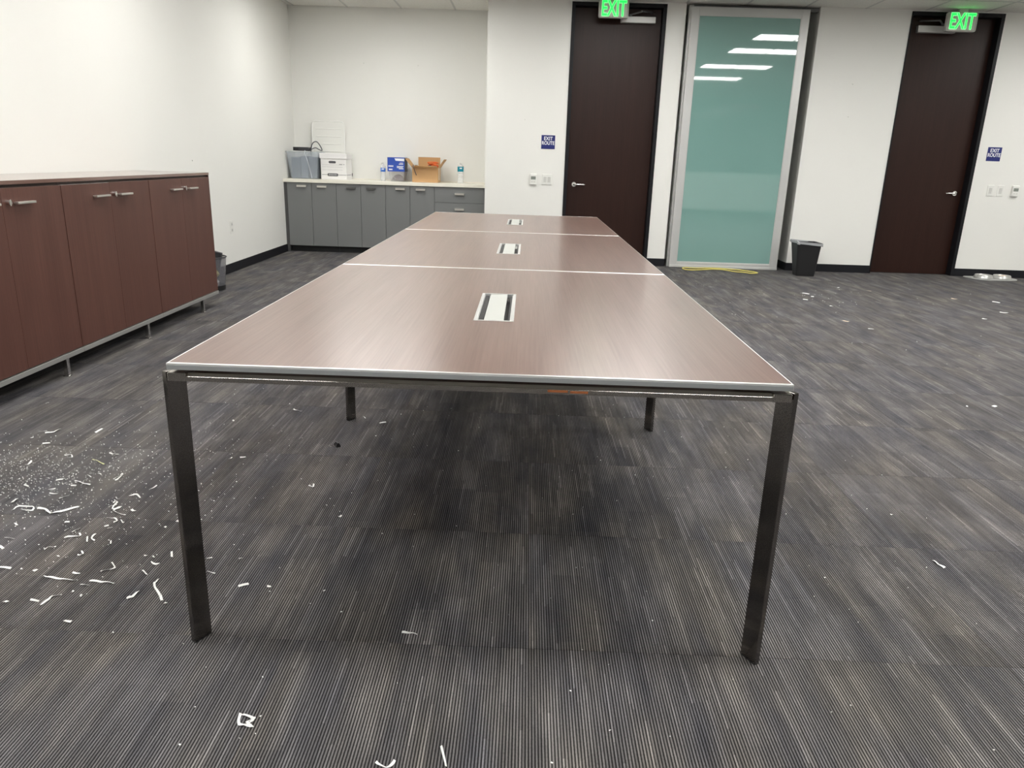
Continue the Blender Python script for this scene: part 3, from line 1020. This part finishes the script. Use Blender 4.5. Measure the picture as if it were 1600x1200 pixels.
# ---- open cardboard box
t = thing('cardboard_box', 'open brown cardboard box with raised flaps and orange cables', 'box', (-1.17, 8.10, Z))
ax0, ax1, ay0, ay1, ah = -1.345, -1.028, 7.95, 8.25, .176
b = MB()
b.box(ax0, ay0, Z + .001, ax1, ay0 + .004, Z + ah).box(ax0, ay1 - .004, Z + .001, ax1, ay1, Z + ah)
b.box(ax0, ay0 + .004, Z + .001, ax0 + .004, ay1 - .004, Z + ah).box(ax1 - .004, ay0 + .004, Z + .001, ax1, ay1 - .004, Z + ah)
b.box(ax0 + .004, ay0 + .004, Z + .001, ax1 - .004, ay1 - .004, Z + .005)
b.build('carton', M['card'], t)
def flap(p0, p1, d, n):
    p0, p1, d, n = Vector(p0), Vector(p1), Vector(d), Vector(n) * .0035
    vs = [p0, p1, p1 + d, p0 + d]
    return MB().add(vs + [v + n for v in vs], [(0, 1, 2, 3), (7, 6, 5, 4), (0, 4, 5, 1), (1, 5, 6, 2), (2, 6, 7, 3), (3, 7, 4, 0)])
flap((ax0 + .035, ay1 - .004, Z + ah), (ax1 - .004, ay1 - .004, Z + ah), (0, .012, .125), (0, 1, 0)).build('back_flap', M['card_in'], t)
flap((ax0, ay0, Z + ah), (ax0, ay1, Z + ah), (-.085, 0, .105), (-.77, 0, -.63)).build('side_flap', M['card_in'], t)
flap((ax1, ay0, Z + ah), (ax1, ay1, Z + ah), (.078, 0, .105), (.77, 0, -.63)).build('side_flap', M['card_in'], t)
flap((ax0, ay0, Z + ah), (ax1, ay0, Z + ah), (0, -.10, .022), (0, .2, 1)).build('front_flap', M['card'], t)
MB().box(ax1, ay0 + .12, Z + .03, ax1 + .0006, ay0 + .18, Z + ah).build('tape', M['box_side'], t)
tag(MB().box(ax0 + .02, ay0 + .02, Z + .006, ax1 - .02, ay1 - .02, Z + .11).build('packed_carton', M['card_in'], bevel=.004),
    'brown carton packed inside the open cardboard box', 'box')
pts = []
for k in range(64):
    a_ = k * 1.05
    pts.append((-1.105 + .055 * math.cos(a_) + .012 * math.sin(k * .2), 8.12 + .05 * math.sin(a_ * .9), Z + .170 + .045 * math.sin(a_ * .37) + .0006 * k))
tag(MB().tube(catmull(pts, 3), .0055, 7).build('orange_cable', M['orange'], smooth=True),
    'tangled orange cable heaped in the open cardboard box', 'cable')
tag(MB().tube(catmull([(-1.19, 8.02, Z + .135), (-1.165, 8.0, Z + .185), (-1.13, 8.0, Z + .20), (-1.105, 8.0, Z + .178), (-1.12, 8.0, Z + .150), (-1.16, 8.02, Z + .150)], 5), .010, 8).build(
    'black_cable', M['black'], smooth=True), 'thick black cable bent over at the front of the orange cables', 'cable')
tag(MB().box(-1.318, 7.99, Z + .120, -1.285, 8.03, Z + .205).build('black_plug', M['black'], bevel=.004), 'black plug poking out at the left of the cardboard box', 'plug')
tag(MB().tube(catmull([(-1.318, 7.87, Z + .203), (-1.316, 7.845, Z + .203), (-1.312, 7.842, Z + .175), (-1.302, 7.90, Z + .125), (-1.292, 7.94, Z + .085)], 5), .0045, 7).build(
    'hanging_strap', M['cable'], smooth=True), 'short dark strap hanging over the front of the cardboard box', 'strap')

# ================================================================== WALL FITTINGS
def exit_sign(x, z0, z1, y, label, w=.33):
    t = thing('exit_sign', label, 'exit sign', (x, y, z0))
    hw = w / 2
    Tm = Matrix.Translation((x, y + .055, (z0 + z1) / 2)) @ Matrix.Rotation(R(90), 4, 'X')
    MB().prism(round_rect(-hw, -(z1 - z0) / 2, hw, (z1 - z0) / 2, .022, 5), 0, .048, Tm).build('housing', M['exit_box'], t, bevel=.005)
    MB().prism(round_rect(-hw + .022, -(z1 - z0) / 2 + .016, hw - .022, (z1 - z0) / 2 - .014, .006, 3), .048, .0495, Tm).build('face_plate', M['white2'], t)
    MB().box(x - .05, y + .008, z1, x + .05, y + .05, ZC).build('canopy', M['exit_box'], t, bevel=.002)
    text_part('EXIT', .222, x, y + .0045, (z0 + z1) / 2, M['exit_rim'], t, 'letter_rim', .0008, bold=.007, sx=.60)
    text_part('EXIT', .222, x, y + .0030, (z0 + z1) / 2, M['exit_green'], t, 'lettering', .0008, bold=.001, sx=.60)
exit_sign(.968, 2.716, 2.895, 7.42, 'green EXIT sign over the dark door beside the glass panel')
exit_sign(4.768, 2.680, 2.876, 7.42, 'green EXIT sign over the rightmost dark door')


def plate(name, x, z, w, h, label, kind, group=None):
    t = thing(name, label, 'light switch', (x, YB, z), group)
    MB().box(x - w / 2, YB - .007, z - h / 2, x + w / 2, YB, z + h / 2).build('wall_plate', M['white'], t, bevel=.003)
    n = 2 if w > .1 else 1
    for k in range(n):
        cx = x if n == 1 else x + (-.024 if k == 0 else .024)
        Tr = Matrix.Translation((cx, YB - .0075, z)) @ Matrix.Rotation(R(4), 4, 'X')
        MB().box(-.0165, -.0025, -.033, .0165, .004, .033, Tr).build('rocker', M['white2'], t, bevel=.0015)
    for zz in (z - h * .42, z + h * .42):
        MB().tube([(x, YB - .0068, zz), (x, YB - .0078, zz)], .0032, 8).build('screw', M['nickel'], t)
plate('light_switch', .317, .978, .118, .122, 'white double rocker switch left of the first dark door', 'switch')
plate('light_switch', 5.530, 1.011, .076, .124, 'white single switch nearest the right-hand dark door', 'switch')
plate('light_switch', 5.648, 1.012, .076, .124, 'white single switch between the other switch and the right thermostat', 'switch')


def thermostat(x, z, label):
    t = thing('thermostat', label, 'thermostat', (x, YB, z))
    MB().box(x - .040, YB - .030, z - .062, x + .040, YB, z + .062).build('case', M['white'], t, bevel=.007)
    MB().box(x - .028, YB - .0312, z - .002, x + .028, YB - .030, z + .034).build('display', M['lcd'], t)
    MB().box(x - .024, YB - .0325, z - .034, x - .004, YB - .030, z - .022).build('button', M['white2'], t, bevel=.001)
    MB().box(x + .004, YB - .0325, z - .034, x + .024, YB - .030, z - .022).build('button', M['white2'], t, bevel=.001)
thermostat(.154, .976, 'white wall thermostat left of the double switch')
thermostat(5.812, 1.014, 'white wall thermostat at the right picture edge')


def route_sign(x, z, label):
    t = thing('route_sign', label, 'sign', (x, YB, z))
    MB().box(x - .080, YB - .004, z - .077, x + .080, YB, z + .077).build('sign_plate', M['navy'], t, bevel=.001)
    text_part('EXIT', .056, x, YB - .0045, z + .038, M['sign_white'], t, 'lettering', .0006, bold=.0012, sx=.9)
    text_part('ROUTE', .056, x, YB - .0045, z - .012, M['sign_white'], t, 'lettering', .0006, bold=.0012, sx=.82)
    d = MB()
    for k in range(7):
        d.tube([(x - .045 + k * .015, YB - .004, z - .052), (x - .045 + k * .015, YB - .0052, z - .052)], .0022, 6)
    d.build('raised_dots', M['navy'], t)
route_sign(.312, 1.400, 'navy EXIT ROUTE sign left of the first dark door')
route_sign(5.487, 1.420, 'navy EXIT ROUTE sign right of the rightmost door')

t = thing('wall_outlet', 'white power outlet low on the left wall past the sideboard', 'outlet', (XL, 6.06, .447))
MB().box(XL, 6.022, .385, XL + .006, 6.098, .509).build('wall_plate', M['white'], t, bevel=.002)
for z in (.418, .476):
    MB().box(XL + .006, 6.042, z - .017, XL + .0085, 6.078, z + .017).build('socket', M['white2'], t, bevel=.002)
    MB().box(XL + .0085, 6.051, z - .005, XL + .0088, 6.054, z + .007).box(XL + .0085, 6.066, z - .005, XL + .0088, 6.069, z + .007).build('slot', M['shadow'], t)

# ================================================================== THINGS ON THE FLOOR
# black bin with liner
t = thing('wastebasket', 'black plastic wastebasket with pale liner beside the glass panel', 'wastebasket', (3.345, 7.20, 0))
taper_box(3.242, 7.10, 3.455, 7.26, .001, 3.203, 7.07, 3.480, 7.33, .375, .004, r=.03).build('bin_body', M['black'], t)
rr = round_rect(3.197, 7.064, 3.486, 7.336, .035, 5)
MB().tube([(x, y, .375) for x, y in rr], .006, 8, closed=True).build('rim', M['black'], t, smooth=True)
random.seed(5)
out = []
n = len(rr)
rg = []
for dz, off in ((-.016, .008), (-.006, .010), (.006, .009), (.012, .004), (.008, -.008), (-.02, -.016), (-.06, -.024)):
    ring_ = []
    for i, (x, y) in enumerate(rr):
        cx, cy = 3.3415, 7.20
        v = Vector((x - cx, y - cy, 0))
        v = v.normalized() * (v.length + off + random.uniform(-.003, .004))
        ring_.append(Vector((cx + v.x, cy + v.y, .375 + dz + random.uniform(-.008, .008) - (.012 if x > 3.34 else -.008))))
    rg.append(ring_)
MB().loft(rg, cap=False).build('bin_liner', M['liner'], t, label='crinkled pale grey plastic liner')

# clear smoky bin behind the sideboard, with wrappers
wx, wy = -2.705, 4.96
t = thing('wastebasket', 'smoky clear round wastebasket behind the far end of the sideboard', 'wastebasket', (wx, wy, 0))
MB().lathe(wx, wy, [(.118, .001), (.122, .004), (.148, .292), (.145, .292), (.118, .008), (.02, .007)], 28).build('bin_body', M['smoke'], t, smooth=True)
MB().tube([(wx + .149 * math.cos(a * math.pi / 16), wy + .149 * math.sin(a * math.pi / 16), .292) for a in range(32)], .005, 8, closed=True).build('rim', M['dark'], t, smooth=True)
MB().lathe(wx, wy, [(.119, .0015), (.1235, .005), (.126, .045), (.1235, .045), (.117, .012), (.05, .010)], 28).build('bin_base', M['black'], t, smooth=True)
def crumple(cx, cy, cz, rx, ry, rz, seed, n=9, m=7):
    rnd = random.Random(seed)
    rings = []
    for i in range(m):
        th = math.pi * (i + .5) / m
        rings.append([Vector((cx + rx * math.sin(th) * math.cos(2 * math.pi * k / n) * rnd.uniform(.72, 1.1),
                              cy + ry * math.sin(th) * math.sin(2 * math.pi * k / n) * rnd.uniform(.72, 1.1),
                              cz - rz * math.cos(th) * rnd.uniform(.85, 1.1))) for k in range(n)])
    return MB().loft(rings)
tag(crumple(wx + .045, wy - .03, .150, .052, .052, .040, 3).build('yellow_wrapper', M['wrapper']), 'crumpled yellow wrapper inside the smoky wastebasket', 'wrapper')
tag(crumple(wx + .035, wy - .02, .062, .060, .070, .036, 8).build('paper_ball', M['paper']), 'crumpled white paper at the bottom of the smoky wastebasket', 'paper')
tag(crumple(wx - .070, wy + .02, .085, .030, .060, .060, 9).build('paper_ball', M['paper_b']), 'crumpled tan paper at the back of the smoky wastebasket', 'paper')
tag(MB().box(-.035, -.020, 0, .035, .020, .20, Matrix.Translation((wx + .020, wy + .055, .135)) @ Matrix.Rotation(R(14), 4, 'Y')).build('black_carton', M['dark'], bevel=.004),
    'small charcoal carton sticking up out of the smoky wastebasket', 'carton')

# yellow cord: one long flattened loop
yc = [(1.985, 7.40), (2.03, 7.435), (2.133, 7.415), (2.262, 7.455), (2.422, 7.465), (2.551, 7.425), (2.666, 7.36), (2.780, 7.262), (2.815, 7.19),
      (2.775, 7.08), (2.706, 7.04), (2.645, 7.10), (2.555, 7.22), (2.462, 7.345), (2.335, 7.37), (2.137, 7.265), (2.03, 7.24), (1.975, 7.30)]
tag(MB().tube([(p.x, p.y, p.z) for p in catmull([(x, y, .010 + (.010 if 8 < i < 12 else 0)) for i, (x, y) in enumerate(yc)], 5, closed=True)], .0065, 8, closed=True).build(
    'yellow_rope', M['yellow'], smooth=True), 'flattened loop of yellow rope lying before the glass panel', 'rope')

# feeding mat with two bowls
mo = [(5.395, 7.52), (5.40, 7.40), (5.46, 7.27), (5.56, 7.235), (5.68, 7.245), (5.80, 7.255), (5.90, 7.29), (5.945, 7.38), (5.93, 7.47),
      (5.86, 7.525), (5.70, 7.530), (5.52, 7.540)]
mc = [(p.x, p.y) for p in catmull([(x, y, 0) for x, y in mo], 4, closed=True)]
t = thing('feeding_mat', 'grey rubber mat with two bowls on the floor by the right wall', 'pet feeding mat', (5.67, 7.39, 0))
MB().prism(mc, .0005, .010).build('mat', M['tray'], t, bevel=.003)
for k, cx in enumerate((5.565, 5.785)):
    b = tag(MB().lathe(cx, 7.40, [(.098, .0105), (.104, .014), (.092, .046), (.088, .049), (.084, .046), (.072, .020), (.02, .018)], 28).build('pet_bowl', M['bowl'], smooth=True),
            'shallow steel bowl on the grey mat, %s' % ('the left one nearer the door' if k == 0 else 'the right one farther from the door'), 'bowl', 'bowls on the grey mat')
    b2 = tag(crumple(cx + .0, 7.40, .032, .060, .058, .016, 20 + k, 10, 5).build('dried_food', M['food'] if k == 0 else M['paper_b'], smooth=True),
             'pale dry remains in the %s steel bowl' % ('left' if k == 0 else 'right'), 'food')

# small black clip under the table
t = thing('binder_clip', 'small black binder clip on the carpet between the left table legs', 'clip', (-.682, 1.369, 0))
Tc = Matrix.Translation((-.682, 1.369, .0)) @ Matrix.Rotation(R(35), 4, 'Z')
MB().prism([(-.010, 0), (.010, 0), (.003, .018), (-.003, .018)], -.014, .014, Tc @ Matrix.Rotation(R(90), 4, 'X')).build('clip_body', M['black'], t)
MB().tube([Tc @ Vector(p) for p in ((-.006, .004, .004), (-.030, .010, .006), (-.034, 0, .006), (-.030, -.010, .006), (-.006, -.004, .004))], .0012, 6).build('wire_arm', M['steel'], t)

# ---- paper litter
SCRAPS = [
('a',5,[(-1.991,1.398),(-1.963,1.414)]),
('a',8,[(-1.955,1.387),(-1.928,1.405),(-1.923,1.443)]),
('a',5,[(-1.981,1.326),(-1.970,1.334)]),
('a',7,[(-1.890,1.267),(-1.868,1.283)]),
('a',8,[(-1.751,1.415),(-1.751,1.469)]),
('a',5,[(-2.190,1.766),(-2.183,1.780)]),
('a',7,[(-1.821,1.051),(-1.812,1.061),(-1.824,1.093)]),
('a',5,[(-1.732,1.158),(-1.710,1.167),(-1.692,1.141),(-1.706,1.137)]),
('a',5,[(-1.570,1.195),(-1.545,1.187),(-1.527,1.188),(-1.540,1.170)]),
('a',6.1,[(-1.601,1.128),(-1.568,1.111),(-1.529,1.082)]),
('a',7,[(-1.507,1.001),(-1.489,0.989)]),
('a',5,[(-1.423,0.954),(-1.416,0.977),(-1.414,1.002),(-1.407,0.982),(-1.410,0.941)]),
('a',7,[(-1.554,0.928),(-1.522,0.913),(-1.477,0.895)]),
('a',5,[(-1.541,0.881),(-1.525,0.889)]),
('a',5,[(-1.622,0.922),(-1.602,0.934)]),
('a',5,[(-1.603,0.847),(-1.581,0.854)]),
('a',5,[(-1.579,0.815),(-1.549,0.814)]),
('a',5,[(-1.523,0.780),(-1.499,0.799)]),
('a',5,[(-1.708,0.873),(-1.686,0.864)]),
('a',12,[(-1.658,0.732),(-1.662,0.763)]),
('a',5,[(-1.621,0.676),(-1.617,0.707),(-1.566,0.705),(-1.559,0.678),(-1.597,0.687)]),
('a',10,[(-1.548,0.698),(-1.522,0.696),(-1.484,0.669),(-1.458,0.683),(-1.417,0.720)]),
('a',6,[(-1.294,0.819),(-1.273,0.833),(-1.247,0.805)]),
('a',5,[(-1.246,0.877),(-1.237,0.909)]),
('a',5,[(-1.316,0.729),(-1.300,0.746),(-1.319,0.760),(-1.309,0.769),(-1.298,0.715),(-1.274,0.729),(-1.286,0.700),(-1.229,0.671)]),
('a',9,[(-1.230,0.712),(-1.212,0.703)]),
('a',5,[(-1.282,0.648),(-1.256,0.650),(-1.236,0.630),(-1.244,0.622)]),
('a',5,[(-1.227,0.638),(-1.210,0.617)]),
('a',5,[(-1.400,0.609),(-1.385,0.612)]),
('a',5,[(-1.367,0.553),(-1.359,0.566)]),
('a',5,[(-1.339,0.547),(-1.326,0.571)]),
('a',6,[(-1.341,0.508),(-1.325,0.518),(-1.297,0.521),(-1.310,0.540)]),
('a',5,[(-1.257,0.590),(-1.246,0.597)]),
('a',5,[(-1.241,0.578),(-1.225,0.582)]),
('a',5,[(-1.274,0.522),(-1.254,0.485)]),
('a',5,[(-1.257,0.541),(-1.254,0.511),(-1.235,0.495)]),
('a',5,[(-1.184,0.496),(-1.175,0.478)]),
('a',8,[(-1.553,0.590),(-1.538,0.577)]),
('a',5,[(-1.521,0.494),(-1.489,0.489)]),
('a',8,[(-1.501,0.440),(-1.482,0.429)]),
('a',5,[(-1.357,0.432),(-1.347,0.448),(-1.329,0.447)]),
('a',5,[(-1.239,0.408),(-1.224,0.412),(-1.240,0.431)]),
('a',7,[(-1.296,0.400),(-1.288,0.394)]),
('a',7,[(-1.422,0.325),(-1.382,0.317)]),
('a',5,[(-1.355,0.320),(-1.347,0.315)]),
('a',8,[(-1.310,0.307),(-1.307,0.320)]),
('a',6,[(-1.265,0.286),(-1.236,0.279),(-1.200,0.273),(-1.161,0.271)]),
('a',7,[(-1.195,0.309),(-1.172,0.305)]),
('a',5,[(-1.139,0.252),(-1.112,0.247)]),
('a',6,[(-1.124,0.271),(-1.088,0.268),(-1.057,0.265),(-1.048,0.260)]),
('a',5,[(-1.121,0.323),(-1.106,0.332),(-1.089,0.343),(-1.114,0.372)]),
('a',6,[(-1.227,0.166),(-1.202,0.163)]),
('a',6,[(-1.186,0.146),(-1.182,0.169),(-1.180,0.189),(-1.159,0.196)]),
('a',12,[(-1.291,0.154),(-1.280,0.151)]),
('a',5,[(-1.138,0.210),(-1.139,0.218)]),
('a',5,[(-1.103,0.190),(-1.104,0.199)]),
('a',8,[(-1.082,0.081),(-1.060,0.075)]),
('a',8,[(-0.975,0.191),(-0.964,0.202),(-0.960,0.227)]),
('a',6,[(-1.004,0.338),(-0.979,0.313)]),
('a',7,[(-0.933,0.290),(-0.936,0.273),(-0.923,0.248),(-0.893,0.214)]),
('a',8,[(-0.889,0.209),(-0.875,0.188)]),
('a',8,[(-0.863,0.178),(-0.855,0.174)]),
('a',5,[(-1.001,0.386),(-0.987,0.373),(-0.972,0.377)]),
('a',5,[(-1.013,0.419),(-1.003,0.408)]),
('a',7,[(-0.969,0.449),(-0.952,0.414)]),
('a',5,[(-1.040,0.419),(-1.029,0.420)]),
('a',5,[(-1.064,0.603),(-1.056,0.598)]),
('a',8,[(-1.044,0.645),(-1.030,0.640)]),
('a',5,[(-1.533,0.976),(-1.514,0.965)]),
('a',5,[(-1.678,0.908),(-1.669,0.914)]),
('a',5,[(-1.765,0.918),(-1.760,0.928)]),
('b',7,[(-1.005,1.813),(-0.979,1.795),(-0.957,1.790)]),
('b',9,[(-0.557,1.663),(-0.529,1.677)]),
('b',7,[(-1.036,1.198),(-1.017,1.209)]),
('b',6,[(-1.073,1.180),(-1.069,1.198)]),
('b',7,[(-0.688,0.963),(-0.668,0.945),(-0.673,0.974)]),
('b',9,[(-0.514,0.716),(-0.508,0.728)]),
('b',8,[(-0.845,0.414),(-0.832,0.423)]),
('b',5,[(-0.813,0.344),(-0.787,0.335)]),
('b',8,[(-0.694,0.271),(-0.670,0.287)]),
('b',6,[(-0.613,0.276),(-0.602,0.277)]),
('b',7,[(-0.448,0.266),(-0.442,0.267)]),
('b',6,[(-0.194,0.087),(-0.173,0.086),(-0.153,0.082)]),
('b',6,[(-0.749,0.423),(-0.739,0.422)]),
('b',6,[(-0.647,1.738),(-0.636,1.724)]),
('b',7,[(-1.232,1.629),(-1.223,1.622)]),
('k',7,[(-0.501,-0.228),(-0.498,-0.248),(-0.490,-0.261),(-0.476,-0.258),(-0.467,-0.243),(-0.496,-0.230),(-0.475,-0.236),(-0.465,-0.241),(-0.478,-0.252),(-0.461,-0.265),(-0.479,-0.261)]),
('k',5,[(-0.047,-0.299),(-0.038,-0.328),(-0.031,-0.352)]),
('k',6,[(-0.176,-0.349),(-0.158,-0.361),(-0.145,-0.359),(-0.138,-0.343)]),
('c',25,[(2.878,5.862),(2.923,5.798)]),
('c',35,[(2.753,5.491),(2.794,5.472)]),
('c',25,[(2.892,5.666),(2.918,5.657)]),
('c',25,[(2.892,5.186),(2.907,5.165)]),
('c',18.1,[(2.739,4.511),(2.766,4.466)]),
('c',20,[(2.819,4.219),(2.852,4.197)]),
('c',18.1,[(3.644,6.148),(3.678,6.124)]),
('c',18.1,[(4.343,5.830),(4.382,5.796)]),
('c',25,[(4.679,5.716),(4.726,5.671)]),
('c',18,[(4.409,5.146),(4.467,5.122)]),
('c',20,[(4.057,4.811),(4.079,4.783)]),
('c',15,[(2.643,2.276),(2.651,2.260)]),
('c',9,[(1.443,0.574),(1.447,0.551),(1.455,0.529)]),
('c',8,[(2.485,2.250),(2.493,2.246)]),
('c',20,[(3.400,6.302),(3.416,6.290)]),
('c',6,[(1.457,0.900),(1.459,0.892)])
]
special = {
    1: 'wide white paper shred near the sideboard, at the top of the litter',
    4: 'white paper shred by itself nearest the sideboard legs and table corner',
    9: 'pale yellow paper strip in the litter left of the table leg',
    19: 'small crumpled white paper flake in the thickest litter at the left edge',
    21: 'longest broad white paper strip in the middle of the litter',
    22: 'bent white paper strip between litter heap and table leg',
    24: 'tangled knot of white paper strips left of the table leg',
    31: 'hooked white paper strip in the lower middle of the litter',
    43: 'white paper strip cut off by the left picture edge',
    46: 'long thin white paper strip, left one of the lower pair',
    49: 'long thin white paper strip with forked end, right one of the lower pair',
    52: 'curly white paper strip at the lower left of the litter',
    57: 'short broad white paper shred left of the table leg foot',
    59: 'curved white paper shred nearest the left table leg foot',
}
def ribbon(pts, w, seed):
    rnd = random.Random(seed)
    P = catmull([(x, y, 0) for x, y in pts], 3) if len(pts) > 2 else [Vector((*pts[0], 0)), (Vector((*pts[0], 0)) + Vector((*pts[1], 0))) / 2, Vector((*pts[1], 0))]
    V = []
    a, bq = rnd.uniform(0, 6), rnd.uniform(.4, 1.0)
    for i, p in enumerate(P):
        d = (P[min(i + 1, len(P) - 1)] - P[max(i - 1, 0)])
        if d.length < 1e-6:
            d = Vector((1, 0, 0))
        d.normalize()
        nrm = Vector((-d.y, d.x, 0)) * w / 2
        z = .0012 + .004 * bq * abs(math.sin(a + i * .9))
        tw = .0015 * math.sin(a + i * .7)
        V += [p + nrm + Vector((0, 0, z + tw + .0015)), p - nrm + Vector((0, 0, z - tw + .0015)),
              p - nrm + Vector((0, 0, z - tw + .0008)), p + nrm + Vector((0, 0, z + tw + .0008))]
    f = []
    n = len(P)
    for i in range(n - 1):
        for k in range(4):
            f.append((i * 4 + k, i * 4 + (k + 1) % 4, i * 4 + 4 + (k + 1) % 4, i * 4 + 4 + k))
    f += [(3, 2, 1, 0), tuple((n - 1) * 4 + k for k in range(4))]
    return MB().add(V, f)
short = {4: 'the lone sideboard shred', 9: 'the pale yellow strip', 21: 'the longest broad strip', 22: 'the bent strip', 24: 'the tangled knot',
         31: 'the hooked strip', 46: 'the left long strip', 49: 'the forked strip', 52: 'the curly strip', 57: 'the short broad shred', 59: 'the curved shred by leg'}
marks_b = [((-.70, .02), 'left front table leg'), ((.70, .02), 'right front table leg'), ((-.70, 1.69), 'left middle table leg'),
           ((.70, 1.69), 'right middle table leg'), ((-.682, 1.369), 'black clip')]
marks_c = [((3.34, 7.2), 'black wastebasket'), ((4.8, 7.4), 'right-hand door'), ((5.67, 7.39), 'bowl mat'), ((.70, 0), 'right front table leg'), ((.70, 1.69), 'right middle table leg')]
used_labels = set()


def centre(p):
    return Vector((sum(q[0] for q in p) / len(p), sum(q[1] for q in p) / len(p)))


def where(c, ref):
    d = c - Vector(ref[0])
    side = 'right of' if d.x > 0 else 'left of'
    deep = 'behind' if d.y > 0 else 'in front of'
    word = side if abs(d.x) > abs(d.y) else deep
    cm = d.length * 100
    dist = '%d cm' % round(cm) if cm < 100 else '%.2f m' % (cm / 100)
    return '%s %s %s' % (dist, word, ref[1])


def scrap_label(g, w, pts, colour):
    c = centre(pts)
    L = sum((Vector(pts[k + 1]) - Vector(pts[k])).length for k in range(len(pts) - 1))
    size = 'tiny' if L < .02 else 'short' if L < .04 else 'long'
    shape = 'curled' if len(pts) > 3 else 'bent' if len(pts) == 3 else 'straight'
    refs = {'a': [(centre(SCRAPS[k][2]), v) for k, v in short.items()], 'b': marks_b, 'c': marks_c}[g]
    for ref in sorted(refs, key=lambda r: (Vector(r[0]) - c).length):
        lab = '%s %s %s paper %s, %s' % (size, shape, colour, 'shred' if g != 'c' else 'scrap', where(c, ref))
        if lab not in used_labels:
            break
    used_labels.add(lab)
    return lab


area = {'a': ('white paper shred in the litter between sideboard and left table leg', 'paper shreds between sideboard and table'),
        'b': ('small white paper shred on the carpet under or beside the table', 'paper shreds under the table'),
        'c': ('small white paper scrap on the open carpet right of the table', 'paper scraps right of the table')}
kn = {0: 'knotted loop of white paper strip in the foreground carpet', 1: 'thin upright white paper strip cut off by the bottom picture edge',
      2: 'white V-shaped paper strip at the bottom picture edge'}
kc, cc = 0, 0
for i, (g, w, pts) in enumerate(SCRAPS):
    L = (Vector(pts[-1]) - Vector(pts[0])).length
    wid = w * .00085
    m = M['paper_y'] if abs(w - 6.1) < .01 else M['paper_b'] if abs(w - 18.1) < .01 else M['paper']
    if g == 'c' and w > 14:
        wid = .022
        if L > .10:
            c0 = (Vector(pts[0]) + Vector(pts[1])) / 2
            dv = (Vector(pts[1]) - Vector(pts[0])).normalized() * .045
            pts = [tuple(c0 - dv), tuple(c0 + dv)]
    ob = ribbon(pts, wid, i).build('paper_shred', m)
    if g == 'k':
        tag(ob, kn[kc], 'paper scrap'); kc += 1
    elif i in special:
        tag(ob, special[i], 'paper scrap', area[g][1])
    elif m is M['paper_b']:
        cc += 1
        tag(ob, scrap_label(g, w, pts, 'pale orange'), 'paper scrap', 'orange paper scraps right of the table')
    else:
        tag(ob, scrap_label(g, w, pts, 'white'), 'paper scrap', area[g][1])

# uncountable crumbs of paper
rnd = random.Random(4)
cr = MB()
def flake(x, y, s):
    a = rnd.uniform(0, 6.28)
    v = []
    for k in range(4):
        q = a + k * math.pi / 2
        r = s * rnd.uniform(.5, 1.0)
        v.append(Vector((x + r * math.cos(q), y + r * math.sin(q) * .7, .0015 + rnd.uniform(0, .003))))
    cr.add(v + [Vector((x, y, .0006))], [(0, 1, 2, 3), (0, 4, 1), (1, 4, 2), (2, 4, 3), (3, 4, 0)])
for k in range(2300):
    if k < 1500:
        x, y = rnd.gauss(-1.80, .24), rnd.gauss(.92, .20)
    elif k < 2100:
        x, y = rnd.gauss(-1.45, .32), rnd.gauss(.85, .30)
    else:
        x, y = rnd.uniform(-1.9, 1.6), rnd.uniform(-.4, 2.4)
    if x < -2.3 or y < -.5 or abs(abs(x) - .70) < .03:
        continue
    flake(x, y, rnd.choice((.0012, .0016, .002, .0028, .004)))
for k in range(90):
    flake(rnd.uniform(1.3, 5.0), rnd.uniform(3.0, 6.9), rnd.uniform(.002, .006))
for cx, cy, s in ((2.9, 5.75, .3), (3.0, 5.4, .25)):
    for k in range(10):
        flake(rnd.gauss(cx, s * .5), rnd.gauss(cy, s * .4), .006)
o = tag(cr.build('paper_crumbs', M['paper']), 'scattered tiny white paper crumbs on the carpet', 'paper crumbs', None, 'stuff')

for o in bpy.data.objects:
    if 'w' in o.keys():
        del o['w']
